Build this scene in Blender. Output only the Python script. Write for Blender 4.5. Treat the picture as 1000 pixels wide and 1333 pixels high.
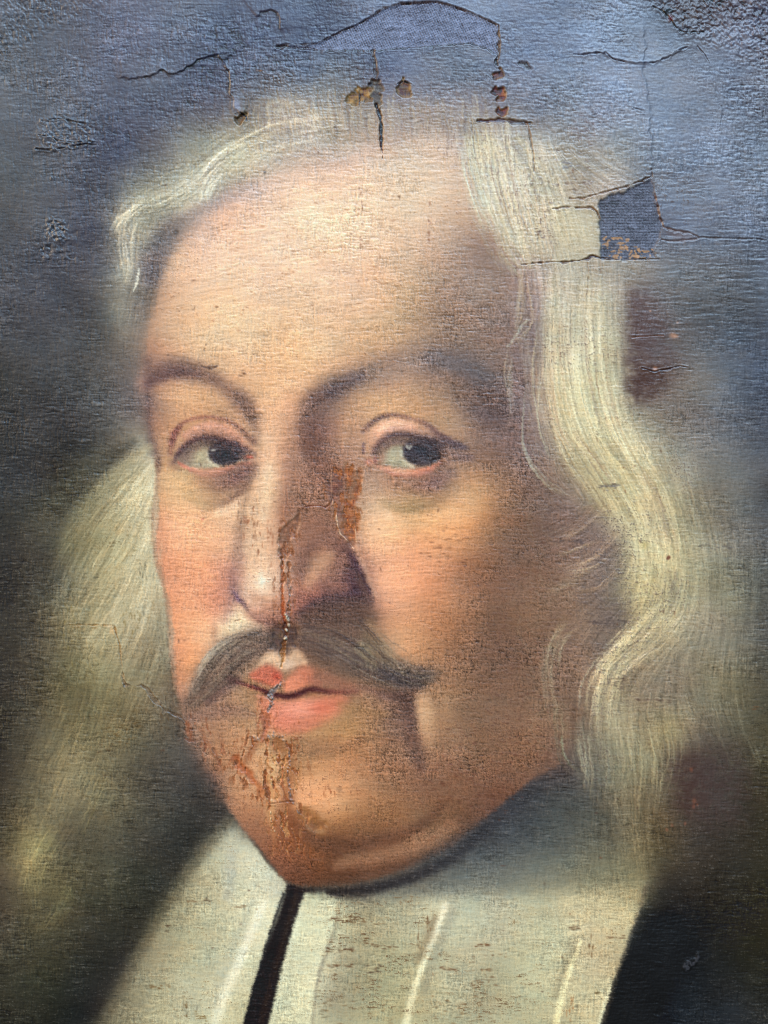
import bpy, math
import numpy as np
for o in list(bpy.data.objects): bpy.data.objects.remove(o)
scene = bpy.context.scene
# ---------------------------------------------------------------- camera, light, exposure
UNIT = 0.0003                         # one canvas unit in metres: the part in view is 0.30 x 0.40 m
CZ = 1.50                             # height of the middle of the view
cam_data = bpy.data.cameras.new('camera'); cam = bpy.data.objects.new('camera', cam_data)
scene.collection.objects.link(cam); scene.camera = cam
cam_data.sensor_fit = 'VERTICAL'; cam_data.sensor_height = 36; cam_data.sensor_width = 27; cam_data.lens = 50
cam_data.clip_start = 0.01; cam_data.clip_end = 100
cam.location = (0, -1333 * UNIT * 50 / 36, CZ); cam.rotation_euler = (math.radians(90), 0, 0)
world = bpy.data.worlds.new('World'); scene.world = world; world.use_nodes = True
bg = world.node_tree.nodes['Background']; bg.inputs[0].default_value = (1.0, 0.93, 0.86, 1); bg.inputs[1].default_value = 0.07
def area(name, loc, target, sx, sy, power, col):
    l = bpy.data.lights.new(name, 'AREA'); l.shape = 'RECTANGLE'; l.size = sx; l.size_y = sy; l.energy = power; l.color = col
    o = bpy.data.objects.new(name, l); scene.collection.objects.link(o); o.location = loc
    d = [t - p for t, p in zip(target, loc)]
    from mathutils import Vector
    o.rotation_euler = Vector(d).to_track_quat('-Z', 'Y').to_euler()
    return o
# a tall window of sky light high up in front of the canvas, an added warm fill from the left for room bounce
area('window_light', (0.32, -1.15, CZ + 1.12), (0.02, 0, CZ + .1), 1.2, 0.6, 56, (0.50, 0.73, 1.0))
area('warm_fill_light', (-1.75, -0.95, CZ + 0.75), (0, 0, CZ), 0.9, 0.9, 58, (1.0, 0.80, 0.58))
scene.view_settings.view_transform = 'Standard'; scene.view_settings.look = 'None'
scene.view_settings.exposure = 0; scene.view_settings.gamma = 1; scene.view_settings.use_curve_mapping = False
scene.cycles.pixel_filter_type = 'BLACKMAN_HARRIS'; scene.cycles.filter_width = 0.9
# ---------------------------------------------------------------- painter
# The picture is painted stroke by stroke on a fine sheet: every vertex of the
# paint film gets the colour of the paint there and the height of the relief.
# Coordinates: canvas units, 1000 across and 1333 down the part in view.
def axis(n, step, margin):
    core = np.arange(0.0, n + step * 0.5, step)
    g, out, d = step, [], 0.0
    while d < margin:
        g = min(g * 1.18, 8.0); d += g; out.append(d)
    out = np.array(out)
    return np.concatenate([-out[::-1], core, core[-1] + out])
STEP = 1.05
XS, YS = axis(1000, STEP, 80), axis(1333, STEP, 80)
NX, NY = len(XS), len(YS)
X, Y = np.meshgrid(XS, YS)
X = X.astype(np.float32); Y = Y.astype(np.float32)
rng = np.random.default_rng(7)

def box1(a, r, ax):
    if r < 1: return a
    pad = [(0, 0)] * a.ndim; pad[ax] = (r + 1, r)
    c = np.cumsum(np.pad(a, pad, mode='edge'), axis=ax, dtype=np.float64)
    n = a.shape[ax]; w = 2 * r + 1
    hi = np.take(c, np.arange(w, w + n), axis=ax); lo = np.take(c, np.arange(0, n), axis=ax)
    return ((hi - lo) / w).astype(np.float32)
def conv1(a, s, ax):
    r = max(1, int(math.ceil(3 * s))); k = np.exp(-0.5 * (np.arange(-r, r + 1) / s) ** 2); k /= k.sum()
    pad = [(0, 0)] * a.ndim; pad[ax] = (r, r)
    p = np.pad(a, pad, mode='edge'); n = a.shape[ax]; o = 0
    for i, w in enumerate(k):
        sl = [slice(None)] * a.ndim; sl[ax] = slice(i, i + n); o = o + p[tuple(sl)] * np.float32(w)
    return o
def blur(a, sx, sy=None):                    # sigmas in grid steps
    sy = sx if sy is None else sy
    for s, ax in ((sx, 1), (sy, 0)):
        if s <= 0.05: continue
        if s < 3: a = conv1(a, s, ax)
        else:
            r = int(round(math.sqrt(12 * s * s / 3 + 1) / 2 - 0.5))
            for _ in range(3): a = box1(a, r, ax)
    return a
def noise(sx, sy=None, seed=None):           # smooth noise, mean 0, deviation 1; sigmas in canvas units
    g = np.random.default_rng(seed) if seed is not None else rng
    a = blur(g.standard_normal((NY, NX)).astype(np.float32), sx / STEP, (sx if sy is None else sy) / STEP)
    return (a - a.mean()) / (a.std() + 1e-9)
def sstep(a, b, x):
    t = np.clip((x - a) / (b - a), 0, 1); return t * t * (3 - 2 * t)
def spline(pts, per=10, closed=False):
    P = np.array(pts, float); n = len(P)
    if n < 3 and not closed: return P
    out = []
    for i in range(n if closed else n - 1):
        if closed: a, b, c, d = P[i - 1], P[i], P[(i + 1) % n], P[(i + 2) % n]
        else: a, b, c, d = P[max(i - 1, 0)], P[i], P[i + 1], P[min(i + 2, n - 1)]
        for t in np.linspace(0, 1, per, endpoint=False):
            out.append(0.5 * (2 * b + (c - a) * t + (2 * a - 5 * b + 4 * c - d) * t * t + (3 * b - a - 3 * c + d) * t ** 3))
    if not closed: out.append(P[-1])
    return np.array(out)
def window(x0, x1, y0, y1):
    i0, i1 = np.searchsorted(XS, x0), np.searchsorted(XS, x1)
    j0, j1 = np.searchsorted(YS, y0), np.searchsorted(YS, y1)
    return slice(max(j0, 0), max(j1, j0 + 1)), slice(max(i0, 0), max(i1, i0 + 1))
def rgb(c): return np.array(c, np.float32) / 255.0

IMG = np.zeros((NY, NX, 3), np.float32)
HGT = np.zeros((NY, NX), np.float32)         # relief in canvas units
def near(path, w, pad):
    """distance to a path, fraction along it, and the window it was worked out in"""
    P = np.asarray(path, float)
    sl = window(P[:, 0].min() - pad, P[:, 0].max() + pad, P[:, 1].min() - pad, P[:, 1].max() + pad)
    x, y = X[sl], Y[sl]
    best = np.full(x.shape, 1e9, np.float32); u = np.zeros(x.shape, np.float32)
    n = len(P) - 1
    for i in range(n):
        dx, dy = P[i + 1] - P[i]; L = dx * dx + dy * dy + 1e-9
        t = np.clip(((x - P[i, 0]) * dx + (y - P[i, 1]) * dy) / L, 0, 1)
        d = np.hypot(x - P[i, 0] - t * dx, y - P[i, 1] - t * dy)
        m = d < best; best[m] = d[m]; u[m] = ((i + t) / n)[m]
    return best, u, sl
def mixin(sl, a, col):
    IMG[sl] += (col - IMG[sl]) * np.clip(a, 0, 1)[..., None]
def ramp(v, u):
    v = np.atleast_1d(np.asarray(v, np.float32))
    return np.interp(u, np.linspace(0, 1, len(v)), v) if len(v) > 1 else np.full(u.shape, v[0], np.float32)
def stroke(pts, w, col, op=1.0, soft=0.7, curve=True, rough=0.0):
    """one brush stroke: w half width(s), soft = share of the width over which it fades"""
    P = spline(pts) if curve else np.array(pts, float)
    mw = float(np.max(w)) * (1 + soft) + 2
    d, u, sl = near(P, w, mw + rough * 2)
    if rough: d = d + rough * RN[sl]
    W = ramp(w, u); a = ramp(op, u) * (1 - sstep(W * (1 - soft) - 0.6, W * (1 + soft) + 0.6, d))
    c = np.array(col, np.float32) / 255.0
    if c.ndim == 2: c = np.stack([ramp(c[:, k], u) for k in range(3)], -1)
    mixin(sl, a, c)
def inside(P, x, y):
    r = np.zeros(x.shape, bool); n = len(P)
    for i in range(n):
        x0, y0 = P[i]; x1, y1 = P[(i + 1) % n]
        if y0 == y1: continue
        c = ((y0 > y) != (y1 > y)) & (x < (x1 - x0) * (y - y0) / (y1 - y0) + x0)
        r ^= c
    return r
def mask(pts, soft=2.0, curve=True, rough=0.0):
    P = spline(pts, 8, True) if curve else np.array(pts, float)
    pad = soft * 3 + 4
    sl = window(P[:, 0].min() - pad, P[:, 0].max() + pad, P[:, 1].min() - pad, P[:, 1].max() + pad)
    x, y = X[sl], Y[sl]
    if rough: x = x + rough * RN[sl]; y = y + rough * RN2[sl]
    return blur(inside(P, x, y).astype(np.float32), soft / STEP), sl
def shape(pts, col, op=1.0, soft=2.0, curve=True, rough=0.0):
    a, sl = mask(pts, soft, curve, rough); mixin(sl, a * op, rgb(col))
def dab(x, y, rx, ry, col, op=1.0, ang=0.0, soft=0.8):
    R = max(rx, ry) * (1 + soft) + 3; sl = window(x - R, x + R, y - R, y + R)
    c, s = math.cos(math.radians(ang)), math.sin(math.radians(ang))
    dx, dy = X[sl] - x, Y[sl] - y
    q = np.hypot((dx * c + dy * s) / rx, (-dx * s + dy * c) / ry)
    mixin(sl, op * (1 - sstep(1 - soft, 1 + soft, q)), rgb(col))
def field(samples):
    S = np.array(samples, np.float64); n = len(S)
    gx = np.arange(XS[0] - 6, XS[-1] + 12, 6.0); gy = np.arange(YS[0] - 6, YS[-1] + 12, 6.0)
    k = lambda d2: -np.sqrt(d2 + 64.0)
    D = (S[:, None, 0] - S[None, :, 0]) ** 2 + (S[:, None, 1] - S[None, :, 1]) ** 2
    A = np.zeros((n + 1, n + 1)); A[:n, :n] = k(D) + np.eye(n) * 2.0; A[:n, n] = 1; A[n, :n] = 1
    W = np.linalg.solve(A, np.vstack([S[:, 2:5], np.zeros((1, 3))]))
    out = np.zeros((len(gy), len(gx), 3))
    for j, yy in enumerate(gy):
        out[j] = k((gx[:, None] - S[None, :, 0]) ** 2 + (yy - S[None, :, 1]) ** 2) @ W[:n] + W[n]
    fx = (XS - gx[0]) / 6.0; fy = (YS - gy[0]) / 6.0
    ix, iy = fx.astype(int), fy.astype(int); tx, ty = (fx - ix)[None, :, None], (fy - iy)[:, None, None]
    g = lambda a, b: out[iy + a][:, ix + b]
    r = (g(0, 0) * (1 - tx) + g(0, 1) * tx) * (1 - ty) + (g(1, 0) * (1 - tx) + g(1, 1) * tx) * ty
    return np.clip(r / 255.0, 0.01, 1).astype(np.float32)
GUIDES = []
def hairs(guide, width, n, cols, op=0.5, thick=(0.5, 1.2), length=(0.3, 0.9), wob=2.0, relief=0.0, keep=0.6):
    """a lock of hair: n single brush hairs laid along a guide path"""
    P = spline(guide, 16); m = len(P); GUIDES.append(P[::4])
    T = np.gradient(P, axis=0); T /= np.linalg.norm(T, axis=1)[:, None] + 1e-9
    Nn = np.stack([-T[:, 1], T[:, 0]], 1)
    A = np.zeros((NY, NX), np.float32); C = np.zeros((NY, NX, 3), np.float32)
    cols = np.array(cols, np.float32) / 255.0
    per = np.linalg.norm(np.diff(P, axis=0), axis=1).sum()
    for _ in range(n):
        ln = rng.uniform(*length); s0 = rng.uniform(0, 1 - ln); k = max(6, int(per * ln / 0.8))
        u = np.linspace(s0, s0 + ln, k)
        off = np.clip(rng.standard_normal() * .62, -1.7, 1.7); fade = math.exp(-.3 * off * off)
        W = ramp(width, u)
        ph, fr = rng.uniform(0, 6.28), rng.uniform(2, 7)
        o = off * W + wob * np.sin(ph + fr * u * 3) * rng.uniform(.3, 1) + (rng.uniform(-1, 1) * wob * 2) * (u - s0)
        q = u * (m - 1); i0 = np.minimum(q.astype(int), m - 2); f = (q - i0)[:, None]
        p = P[i0] * (1 - f) + P[i0 + 1] * f; nn = Nn[i0]
        p = p + nn * o[:, None]
        v = np.linspace(0, 1, k)
        a = (np.sin(v * math.pi) ** 0.6) * rng.uniform(.3, 1) * op * fade
        c = cols[rng.integers(len(cols))] * rng.uniform(.93, 1.06)
        th = rng.uniform(*thick)
        gx = np.interp(p[:, 0], XS, np.arange(NX)); gy = np.interp(p[:, 1], YS, np.arange(NY))
        for dx, dy in ((0, 0), (th, 0), (-th, 0), (0, th), (0, -th)):
            xi = np.clip(np.round(gx + dx * .6).astype(int), 0, NX - 1); yi = np.clip(np.round(gy + dy * .6).astype(int), 0, NY - 1)
            np.add.at(A, (yi, xi), a * 0.42); np.add.at(C, (yi, xi), (a * 0.42)[:, None] * c[None])
    sl = window(P[:, 0].min() - np.max(width) * 1.5 - 12, P[:, 0].max() + np.max(width) * 1.5 + 12, P[:, 1].min() - np.max(width) * 1.5 - 12, P[:, 1].max() + np.max(width) * 1.5 + 12)
    A_, C_ = blur(A[sl], .55), blur(C[sl], .55)
    al = 1 - np.exp(-A_)
    base = IMG[sl]; tint = C_ / (A_[..., None] + 1e-6)
    rel = base * (tint.mean(-1, keepdims=True) / (cols.mean() + 1e-6))     # half the stroke's own paint, half the wet paint below
    mixin(sl, al, tint * keep + rel * (1 - keep))
    if relief: HGT[sl] += relief * al
RN = noise(2.2, seed=1); RN2 = noise(2.2, seed=2)
BIG = noise(40, seed=3); MID = noise(14, seed=4)
# ---- the ground, the hair and the robe: colours laid in at these places (x, y, r, g, b)
OUT = []
def row(y, *v):
    for x, r, g, b in v: OUT.append((x, y, r, g, b))
row(-60, (-60,66,70,78),(250,86,94,114),(500,96,108,134),(750,98,108,130),(1060,64,70,82))
row(10, (0,78,82,92),(100,82,88,102),(250,90,98,118),(400,92,104,132),(500,100,112,138),(640,112,124,148),(720,106,117,140),(800,106,115,138),(900,85,92,107),(1000,72,78,92))
row(100, (-60,70,74,82),(0,72,76,84),(100,80,86,100),(200,82,90,110),(280,74,82,105),(400,82,91,116),(500,90,97,117),(600,100,109,130),(720,112,122,146),(850,120,130,152),(950,92,102,122),(1000,88,96,112),(1060,84,92,108))
row(150, (0,69,73,81),(100,72,78,91),(220,70,77,98),(280,84,86,98),(330,118,115,112),(400,150,145,130),(470,135,127,118),(560,128,120,122),(620,128,122,128),(700,118,120,134),(780,118,124,142),(900,108,118,138),(1000,92,100,118))
row(200, (0,66,70,78),(100,68,73,86),(160,66,72,90),(215,98,100,104),(250,140,140,126),(300,172,172,148),(350,160,156,140),(420,160,152,138),(470,172,152,136),(600,172,162,146),(640,184,178,156),(700,168,162,146),(760,150,146,142),(800,142,142,142),(850,112,122,140),(950,98,108,128),(1000,94,104,122))
row(250, (0,63,66,74),(80,65,69,82),(140,72,76,86),(180,120,121,112),(220,150,150,132),(260,176,176,152),(290,150,144,130),(320,158,146,130),(620,185,172,148),(660,196,188,158),(700,180,172,146),(760,158,150,136),(800,140,136,132),(900,98,108,126),(1000,88,98,116))
row(300, (-60,58,60,66),(0,60,62,70),(80,62,66,78),(130,70,73,83),(160,138,138,124),(190,142,140,126),(220,112,107,102),(250,150,132,116),(640,170,150,132),(680,182,170,145),(720,190,182,152),(760,194,188,158),(830,84,92,108),(900,90,100,120),(1000,80,90,110),(1060,76,86,104))
row(345, (0,57,59,66),(90,60,62,72),(140,72,73,78),(165,128,128,118),(190,104,101,100),(212,94,88,88),(660,145,118,108),(690,160,142,126),(720,170,160,138),(770,160,154,136),(830,130,128,122),(900,92,98,110),(1000,74,84,104))
row(400, (0,54,56,63),(80,55,57,65),(130,66,67,71),(155,96,96,92),(180,86,84,84),(200,92,86,82),(650,150,118,106),(690,136,116,110),(712,165,154,134),(730,174,166,140),(760,166,160,134),(800,148,142,124),(830,106,96,98),(860,96,94,98),(930,72,78,90),(1000,66,74,90))
row(440, (0,51,53,58),(80,53,55,60),(140,62,63,65),(175,84,80,78),(690,132,110,103),(715,178,170,142),(760,180,175,145),(800,166,160,136),(830,94,82,85),(870,92,88,90),(930,70,74,84),(1000,62,69,84))
row(500, (0,48,50,52),(80,50,51,54),(140,57,58,61),(178,76,72,74),(690,132,109,99),(720,188,182,150),(760,192,188,152),(800,174,170,141),(835,90,78,78),(870,92,84,80),(910,84,82,82),(960,66,70,80),(1000,58,64,78))
row(540, (0,46,47,49),(80,50,50,53),(135,58,58,60),(180,80,76,77),(700,140,120,105),(730,200,193,155),(780,184,180,147),(820,158,153,130),(860,104,100,92),(920,80,79,80),(1000,58,63,74))
row(580, (-60,44,45,46),(0,46,47,48),(60,50,50,51),(110,60,60,60),(150,92,91,84),(180,140,139,124),(710,140,122,106),(740,182,172,140),(790,190,184,145),(830,158,152,126),(880,110,108,98),(950,85,87,90),(1000,64,68,76),(1060,60,64,72))
row(620, (0,48,48,49),(50,54,53,53),(95,76,75,66),(130,118,117,98),(160,150,150,126),(190,182,183,160),(700,136,110,95),(745,150,136,114),(790,188,181,142),(830,180,172,132),(870,142,137,115),(920,108,106,98),(1000,72,75,80))
row(660, (0,54,54,53),(40,64,62,57),(80,92,90,76),(120,132,130,104),(160,164,164,138),(190,185,186,162),(700,136,108,92),(740,124,106,97),(785,148,136,110),(825,192,185,141),(865,166,159,122),(905,128,124,105),(950,104,103,96),(1000,77,79,82))
row(710, (0,58,58,56),(40,72,70,62),(80,98,95,78),(120,138,135,106),(160,166,165,136),(192,184,184,160),(720,140,108,90),(760,126,107,98),(795,124,110,100),(830,194,187,144),(880,180,172,132),(920,132,130,112),(955,106,105,98),(1000,80,82,84))
row(760, (0,60,60,57),(40,74,72,63),(75,96,93,75),(110,136,132,104),(150,168,168,140),(200,180,181,158),(720,140,106,86),(750,130,108,94),(790,112,101,96),(825,158,148,116),(860,197,189,143),(895,166,160,128),(930,128,126,108),(1000,82,84,84))
row(810, (0,62,62,58),(40,76,74,64),(80,112,108,84),(120,148,144,114),(160,166,165,142),(205,170,171,152),(735,130,104,88),(770,120,102,92),(800,104,92,87),(830,148,136,108),(865,180,171,130),(900,150,146,120),(940,124,120,102),(1000,82,83,82))
row(860, (0,61,60,56),(45,80,77,64),(90,118,113,88),(130,144,139,110),(170,156,153,132),(210,132,130,116),(740,130,104,86),(770,128,108,92),(800,130,117,98),(840,146,134,108),(880,140,132,110),(920,132,127,103),(960,112,109,94),(1000,84,84,78))
row(900, (-60,56,54,50),(0,60,58,54),(50,82,78,65),(100,122,116,90),(150,138,134,108),(200,128,124,110),(222,112,104,94),(745,126,102,84),(775,138,122,98),(800,152,138,108),(840,136,124,103),(880,126,116,98),(920,122,116,93),(960,104,100,80),(1000,84,82,72),(1060,80,78,68))
row(950, (0,59,57,52),(50,88,83,69),(100,118,112,88),(150,118,114,92),(200,102,99,88),(235,84,80,74),(740,122,98,82),(775,136,122,98),(805,156,146,114),(840,146,135,104),(870,146,136,99),(910,104,94,78),(950,88,82,66),(1000,80,76,60))
row(1000, (0,58,55,50),(50,92,87,71),(100,112,107,86),(150,106,101,84),(200,82,79,71),(250,70,68,66),(740,92,82,76),(770,118,111,96),(810,147,141,111),(850,136,128,100),(880,96,82,70),(910,72,61,58),(950,64,57,53),(1000,70,64,49))
row(1050, (0,54,51,45),(40,88,83,67),(90,104,99,83),(150,96,91,79),(200,76,73,68),(250,62,60,60),(290,64,58,57),(680,70,70,72),(720,86,88,84),(760,97,97,88),(810,126,120,98),(840,128,119,92),(880,92,80,66),(910,70,60,56),(950,62,56,52),(1000,56,51,40))
row(1100, (0,58,55,46),(40,104,100,76),(90,86,81,70),(140,78,74,67),(190,64,61,58),(235,53,52,52),(262,54,51,50),(640,82,84,84),(690,90,93,90),(740,98,99,90),(790,108,107,90),(830,124,115,86),(860,84,76,58),(900,60,54,48),(950,50,47,42),(1000,48,45,38))
row(1150, (0,66,60,52),(35,98,92,72),(80,94,88,68),(120,74,70,62),(160,60,58,54),(205,50,49,48),(228,52,49,47),(620,118,120,110),(690,138,138,120),(760,136,132,106),(830,124,116,88),(862,56,52,46),(900,46,43,40),(950,42,40,36),(1000,42,40,33))
row(1200, (-60,70,64,54),(0,80,73,62),(40,92,86,66),(80,84,78,60),(110,66,63,56),(150,54,52,48),(190,47,45,44),(850,33,32,32),(900,34,33,33),(960,39,37,30),(1000,41,39,30),(1060,40,38,30))
row(1260, (0,60,57,47),(50,60,58,46),(100,45,45,41),(140,40,40,39),(164,46,42,42),(815,24,24,25),(860,20,22,25),(910,28,30,33),(960,38,38,36),(1000,38,37,30))
row(1320, (-60,50,48,40),(0,49,47,40),(60,42,42,37),(100,34,36,37),(130,44,40,41),(795,20,20,22),(840,16,18,23),(900,29,32,37),(960,36,38,42),(1000,34,34,32),(1060,34,34,32))
row(1390, (0,44,43,37),(100,32,34,35),(250,150,148,126),(335,26,24,26),(500,160,156,130),(700,172,166,136),(800,22,22,24),(1000,30,31,31))
# ---- the flesh
FLESH = [
(230,330,222,178,136),(250,300,205,165,134),(300,275,222,176,137),(330,245,200,164,138),(400,235,218,172,138),(350,300,239,194,149),(450,300,238,193,149),(520,300,222,177,140),(450,210,205,164,136),
(560,190,202,162,134),(520,175,186,152,130),(590,165,180,148,132),(600,250,200,157,127),(620,320,176,136,116),(560,330,206,160,130),(480,240,224,180,143),(540,250,212,170,136),(640,250,185,150,128),
(250,380,236,191,147),(210,375,200,158,124),(350,380,237,191,143),(450,380,233,187,139),(540,380,206,162,124),(600,380,168,129,109),(650,380,149,118,108),(650,440,150,116,99),(690,420,138,115,107),
(205,430,198,153,116),(225,430,225,178,134),(280,430,240,198,151),(320,420,240,198,150),(360,440,227,181,133),(420,450,226,180,131),(480,430,214,168,121),(540,430,186,144,110),(600,430,152,117,97),(690,470,132,109,100),
(250,465,218,174,128),(200,470,170,130,104),(290,470,228,184,138),(330,480,223,178,133),(360,510,219,173,129),(400,480,221,175,128),(390,520,196,150,114),(440,470,205,160,118),
(500,500,172,132,102),(560,490,150,116,95),(620,480,140,110,95),
(210,510,200,154,115),(235,520,224,177,127),(280,520,221,174,124),(305,535,190,146,108),(205,545,172,130,102),(215,560,196,149,111),(206,590,172,128,96),(195,520,130,104,92),
(220,620,206,156,111),(250,635,192,147,106),(290,640,156,114,85),(230,650,216,160,114),(255,675,224,158,115),(295,675,224,168,128),(310,655,226,176,136),(210,660,205,144,104),
(205,690,196,130,98),(220,700,226,150,110),(250,720,229,152,111),(290,715,224,154,115),(308,700,206,150,116),(225,760,214,136,99),(245,760,221,141,102),(280,755,216,138,103),(302,745,180,118,98),(238,820,216,138,95),(260,800,220,143,101),(285,800,206,138,106),(250,865,214,139,93),(270,840,214,146,104),(300,785,178,120,97),(240,895,186,124,90),(228,850,196,124,88),
(340,540,222,174,131),(340,580,223,174,131),(330,600,190,142,112),(350,620,230,180,140),(340,650,222,170,130),(345,680,226,174,136),(335,715,216,160,125),(340,757,244,202,166),(345,740,232,184,148),(322,740,200,146,116),(312,720,190,140,112),(320,690,180,134,104),(312,760,172,122,102),(325,785,204,148,118),(350,785,208,150,118),(340,802,176,118,94),(355,805,150,98,76),
(365,560,212,162,123),(385,560,172,128,102),(410,560,140,102,87),(440,560,162,120,96),(455,590,178,132,104),(380,530,204,155,118),(420,530,150,114,95),(370,600,196,147,118),(372,640,190,140,113),(400,600,166,124,102),(400,640,160,117,96),(425,620,146,104,86),(365,670,186,134,106),(385,670,160,114,90),(410,690,159,114,93),(435,690,146,104,85),(395,715,156,110,90),(385,745,160,112,90),(400,735,142,102,84),(420,730,184,132,102),(408,750,172,120,94),(440,735,140,97,79),(445,715,128,88,76),(462,745,92,66,68),(472,770,84,62,66),(440,765,132,92,80),(410,765,160,104,84),(390,785,150,94,78),(440,785,88,64,68),(420,780,110,74,70),
(300,815,226,186,142),(315,805,222,182,142),(330,820,170,136,112),(290,830,205,160,122),
(470,520,182,140,103),(500,525,196,151,108),(540,520,180,139,103),(580,535,176,133,97),(620,540,144,108,84),(600,560,184,138,100),(640,575,164,120,89),(660,520,138,106,90),(690,530,140,116,102),(620,590,160,116,84),(660,600,152,110,82),(700,600,140,108,90),
(480,625,176,138,112),(490,645,206,162,126),(500,640,190,144,110),(540,650,180,136,96),(580,640,166,120,88),(520,625,166,120,94),(560,622,146,104,80),(600,610,170,122,88),(625,620,182,128,88),(500,672,236,188,143),(530,668,205,156,110),(560,672,222,163,113),(600,670,212,148,101),(640,670,184,123,84),(670,650,152,106,79),(690,700,148,105,82),(700,650,138,104,86),
(475,690,224,172,130),(482,715,228,168,126),(505,730,228,162,120),(540,720,227,156,111),(580,720,213,146,103),(620,720,174,122,88),(650,730,152,108,82),(690,760,149,107,84),(490,760,226,164,126),(520,780,230,167,126),(560,780,216,151,109),(600,780,178,127,92),(640,800,140,101,77),(497,790,212,152,118),(505,820,206,156,118),(522,840,232,178,133),(550,845,212,157,114),(590,850,164,118,87),(640,860,139,101,77),(700,850,142,102,80),(730,780,138,104,86),(730,900,136,100,80),(680,800,144,103,80),
(575,890,172,126,92),(550,925,216,166,121),(556,950,196,146,104),(600,930,154,112,83),(660,930,149,105,79),(720,960,146,98,75),(515,925,128,94,76),(490,945,150,112,80),(455,950,170,128,84),(420,965,182,136,92),(530,960,142,104,80),(470,985,168,122,84),(540,1000,158,112,82),
(320,925,178,132,94),(290,925,150,110,84),(265,945,168,124,93),(250,930,150,112,90),(280,985,172,120,84),(255,980,130,98,80),(320,975,192,138,97),(345,985,200,148,104),(300,1025,178,120,82),(280,1015,130,92,74),(325,1055,174,112,75),(345,1090,152,94,64),(370,1125,140,86,61),(360,1050,190,126,84),(375,1090,148,90,62),
(395,1000,180,126,86),(395,1030,226,152,104),(425,1040,218,148,100),(460,1030,192,132,90),(500,1010,166,119,85),(560,1020,154,108,78),(620,1010,150,103,75),(680,1000,149,98,71),(400,1060,180,116,74),(445,1065,194,131,85),(500,1060,172,117,78),(550,1065,164,112,78),(600,1060,148,98,70),(400,1090,142,88,56),(440,1100,138,90,64),(500,1090,150,100,72),(540,1095,166,113,81),(580,1085,148,100,73),(420,1120,152,94,63),(480,1118,156,100,70),(400,1142,124,77,54),(450,1140,120,77,55),(520,1122,128,84,62),(640,1035,140,90,66),(600,1095,100,78,70),(560,1120,80,66,62),
]
LINEN = [
(300,1075,178,178,160),(290,1110,192,188,160),(320,1110,205,202,176),(260,1150,178,170,138),(300,1150,200,196,166),(340,1140,206,204,178),(365,1160,186,186,166),(345,1180,216,214,184),(230,1200,170,162,130),(270,1200,196,190,156),(310,1210,204,200,168),(335,1220,220,216,184),(200,1250,160,152,124),(240,1250,192,186,152),(280,1260,196,194,164),(305,1270,222,218,184),(330,1260,196,192,160),(165,1310,140,134,110),(210,1310,188,182,148),(250,1310,188,186,158),(285,1310,224,218,180),(310,1310,196,188,152),(180,1360,170,162,130),(270,1360,210,205,170),
(405,1170,190,192,162),(425,1180,208,206,176),(440,1172,188,184,154),(400,1210,196,198,168),(415,1230,206,206,174),(385,1260,192,194,164),(400,1280,208,208,176),(365,1320,176,178,150),(385,1320,206,206,174),
(450,1200,184,180,150),(480,1200,168,160,132),(530,1195,176,170,142),(560,1185,196,190,158),(450,1250,166,160,136),(490,1250,174,170,142),(530,1240,178,172,142),(430,1300,158,154,134),(470,1310,172,168,142),(510,1310,178,172,140),
(500,1160,150,150,130),(560,1160,168,166,142),(620,1165,166,164,140),(680,1165,166,162,136),(750,1155,164,158,128),(820,1150,140,134,104),(600,1200,182,178,148),(660,1210,176,170,142),(720,1200,178,172,142),(780,1200,172,164,132),(825,1190,166,158,124),(590,1260,176,170,140),(650,1270,168,160,130),(700,1270,184,178,146),(770,1260,170,160,130),(800,1250,160,150,120),(570,1320,178,172,142),(630,1320,166,160,132),(690,1320,176,170,138),(750,1310,180,168,134),(775,1300,182,172,138),(560,1380,170,165,135),(740,1380,175,165,132),
(640,1135,104,106,100),(700,1130,106,108,98),(760,1125,112,110,92),(560,1145,110,110,98),(600,1120,74,78,80),(650,1100,78,82,84),(470,1155,70,64,58)]
# ---------------------------------------------------------------- laying in
IMG[:] = field(OUT)
flesh = field(FLESH); linen = field(LINEN)
IMG *= (1 + 0.025 * BIG + 0.02 * MID)[..., None]
# collar: two bands of linen with a dark gap between them
BAND_L = [(302,1066),(322,1088),(346,1121),(374,1149),(372,1166),(352,1222),(332,1282),(318,1333),(300,1400),(90,1400),(130,1333),(166,1268),(201,1204),(236,1149),(270,1100)]
BAND_R = [(397,1158),(440,1166),(520,1166),(600,1160),(700,1158),(790,1154),(843,1146),(834,1180),(818,1226),(800,1276),(780,1333),(758,1400),(330,1400),(350,1333),(366,1264),(385,1195)]
GAP = [(374,1150),(397,1157),(385,1196),(366,1264),(350,1333),(332,1400),(300,1400),(318,1333),(331,1282),(351,1222),(368,1180)]
def full(m, sl):
    o = np.zeros((NY, NX), np.float32); o[sl] = m; return o
ml_s, ml_b = full(*mask(BAND_L, 1.6, False)), full(*mask(BAND_L, 9, False))
wl = sstep(30, 75, X - np.interp(Y, [1066, 1100, 1149, 1204, 1268, 1333], [302, 270, 236, 201, 166, 130]))   # soft outer edge, crisp inner one
mL = ml_b * (1 - wl) + ml_s * wl
IMG += (linen - IMG) * mL[..., None]
mr_s, mr_b = full(*mask(BAND_R, 1.6, False)), full(*mask(BAND_R, 8, False))
wr = sstep(1168, 1190, Y); mR = mr_b * (1 - wr) + mr_s * wr
IMG += (linen - IMG) * mR[..., None]
shade_ = full(*mask([(640,1062),(700,1020),(760,1040),(815,1085),(830,1130),(760,1148),(640,1152),(560,1160),(470,1166),(400,1160),(395,1140),(520,1126),(585,1100)], 7, True))
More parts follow.
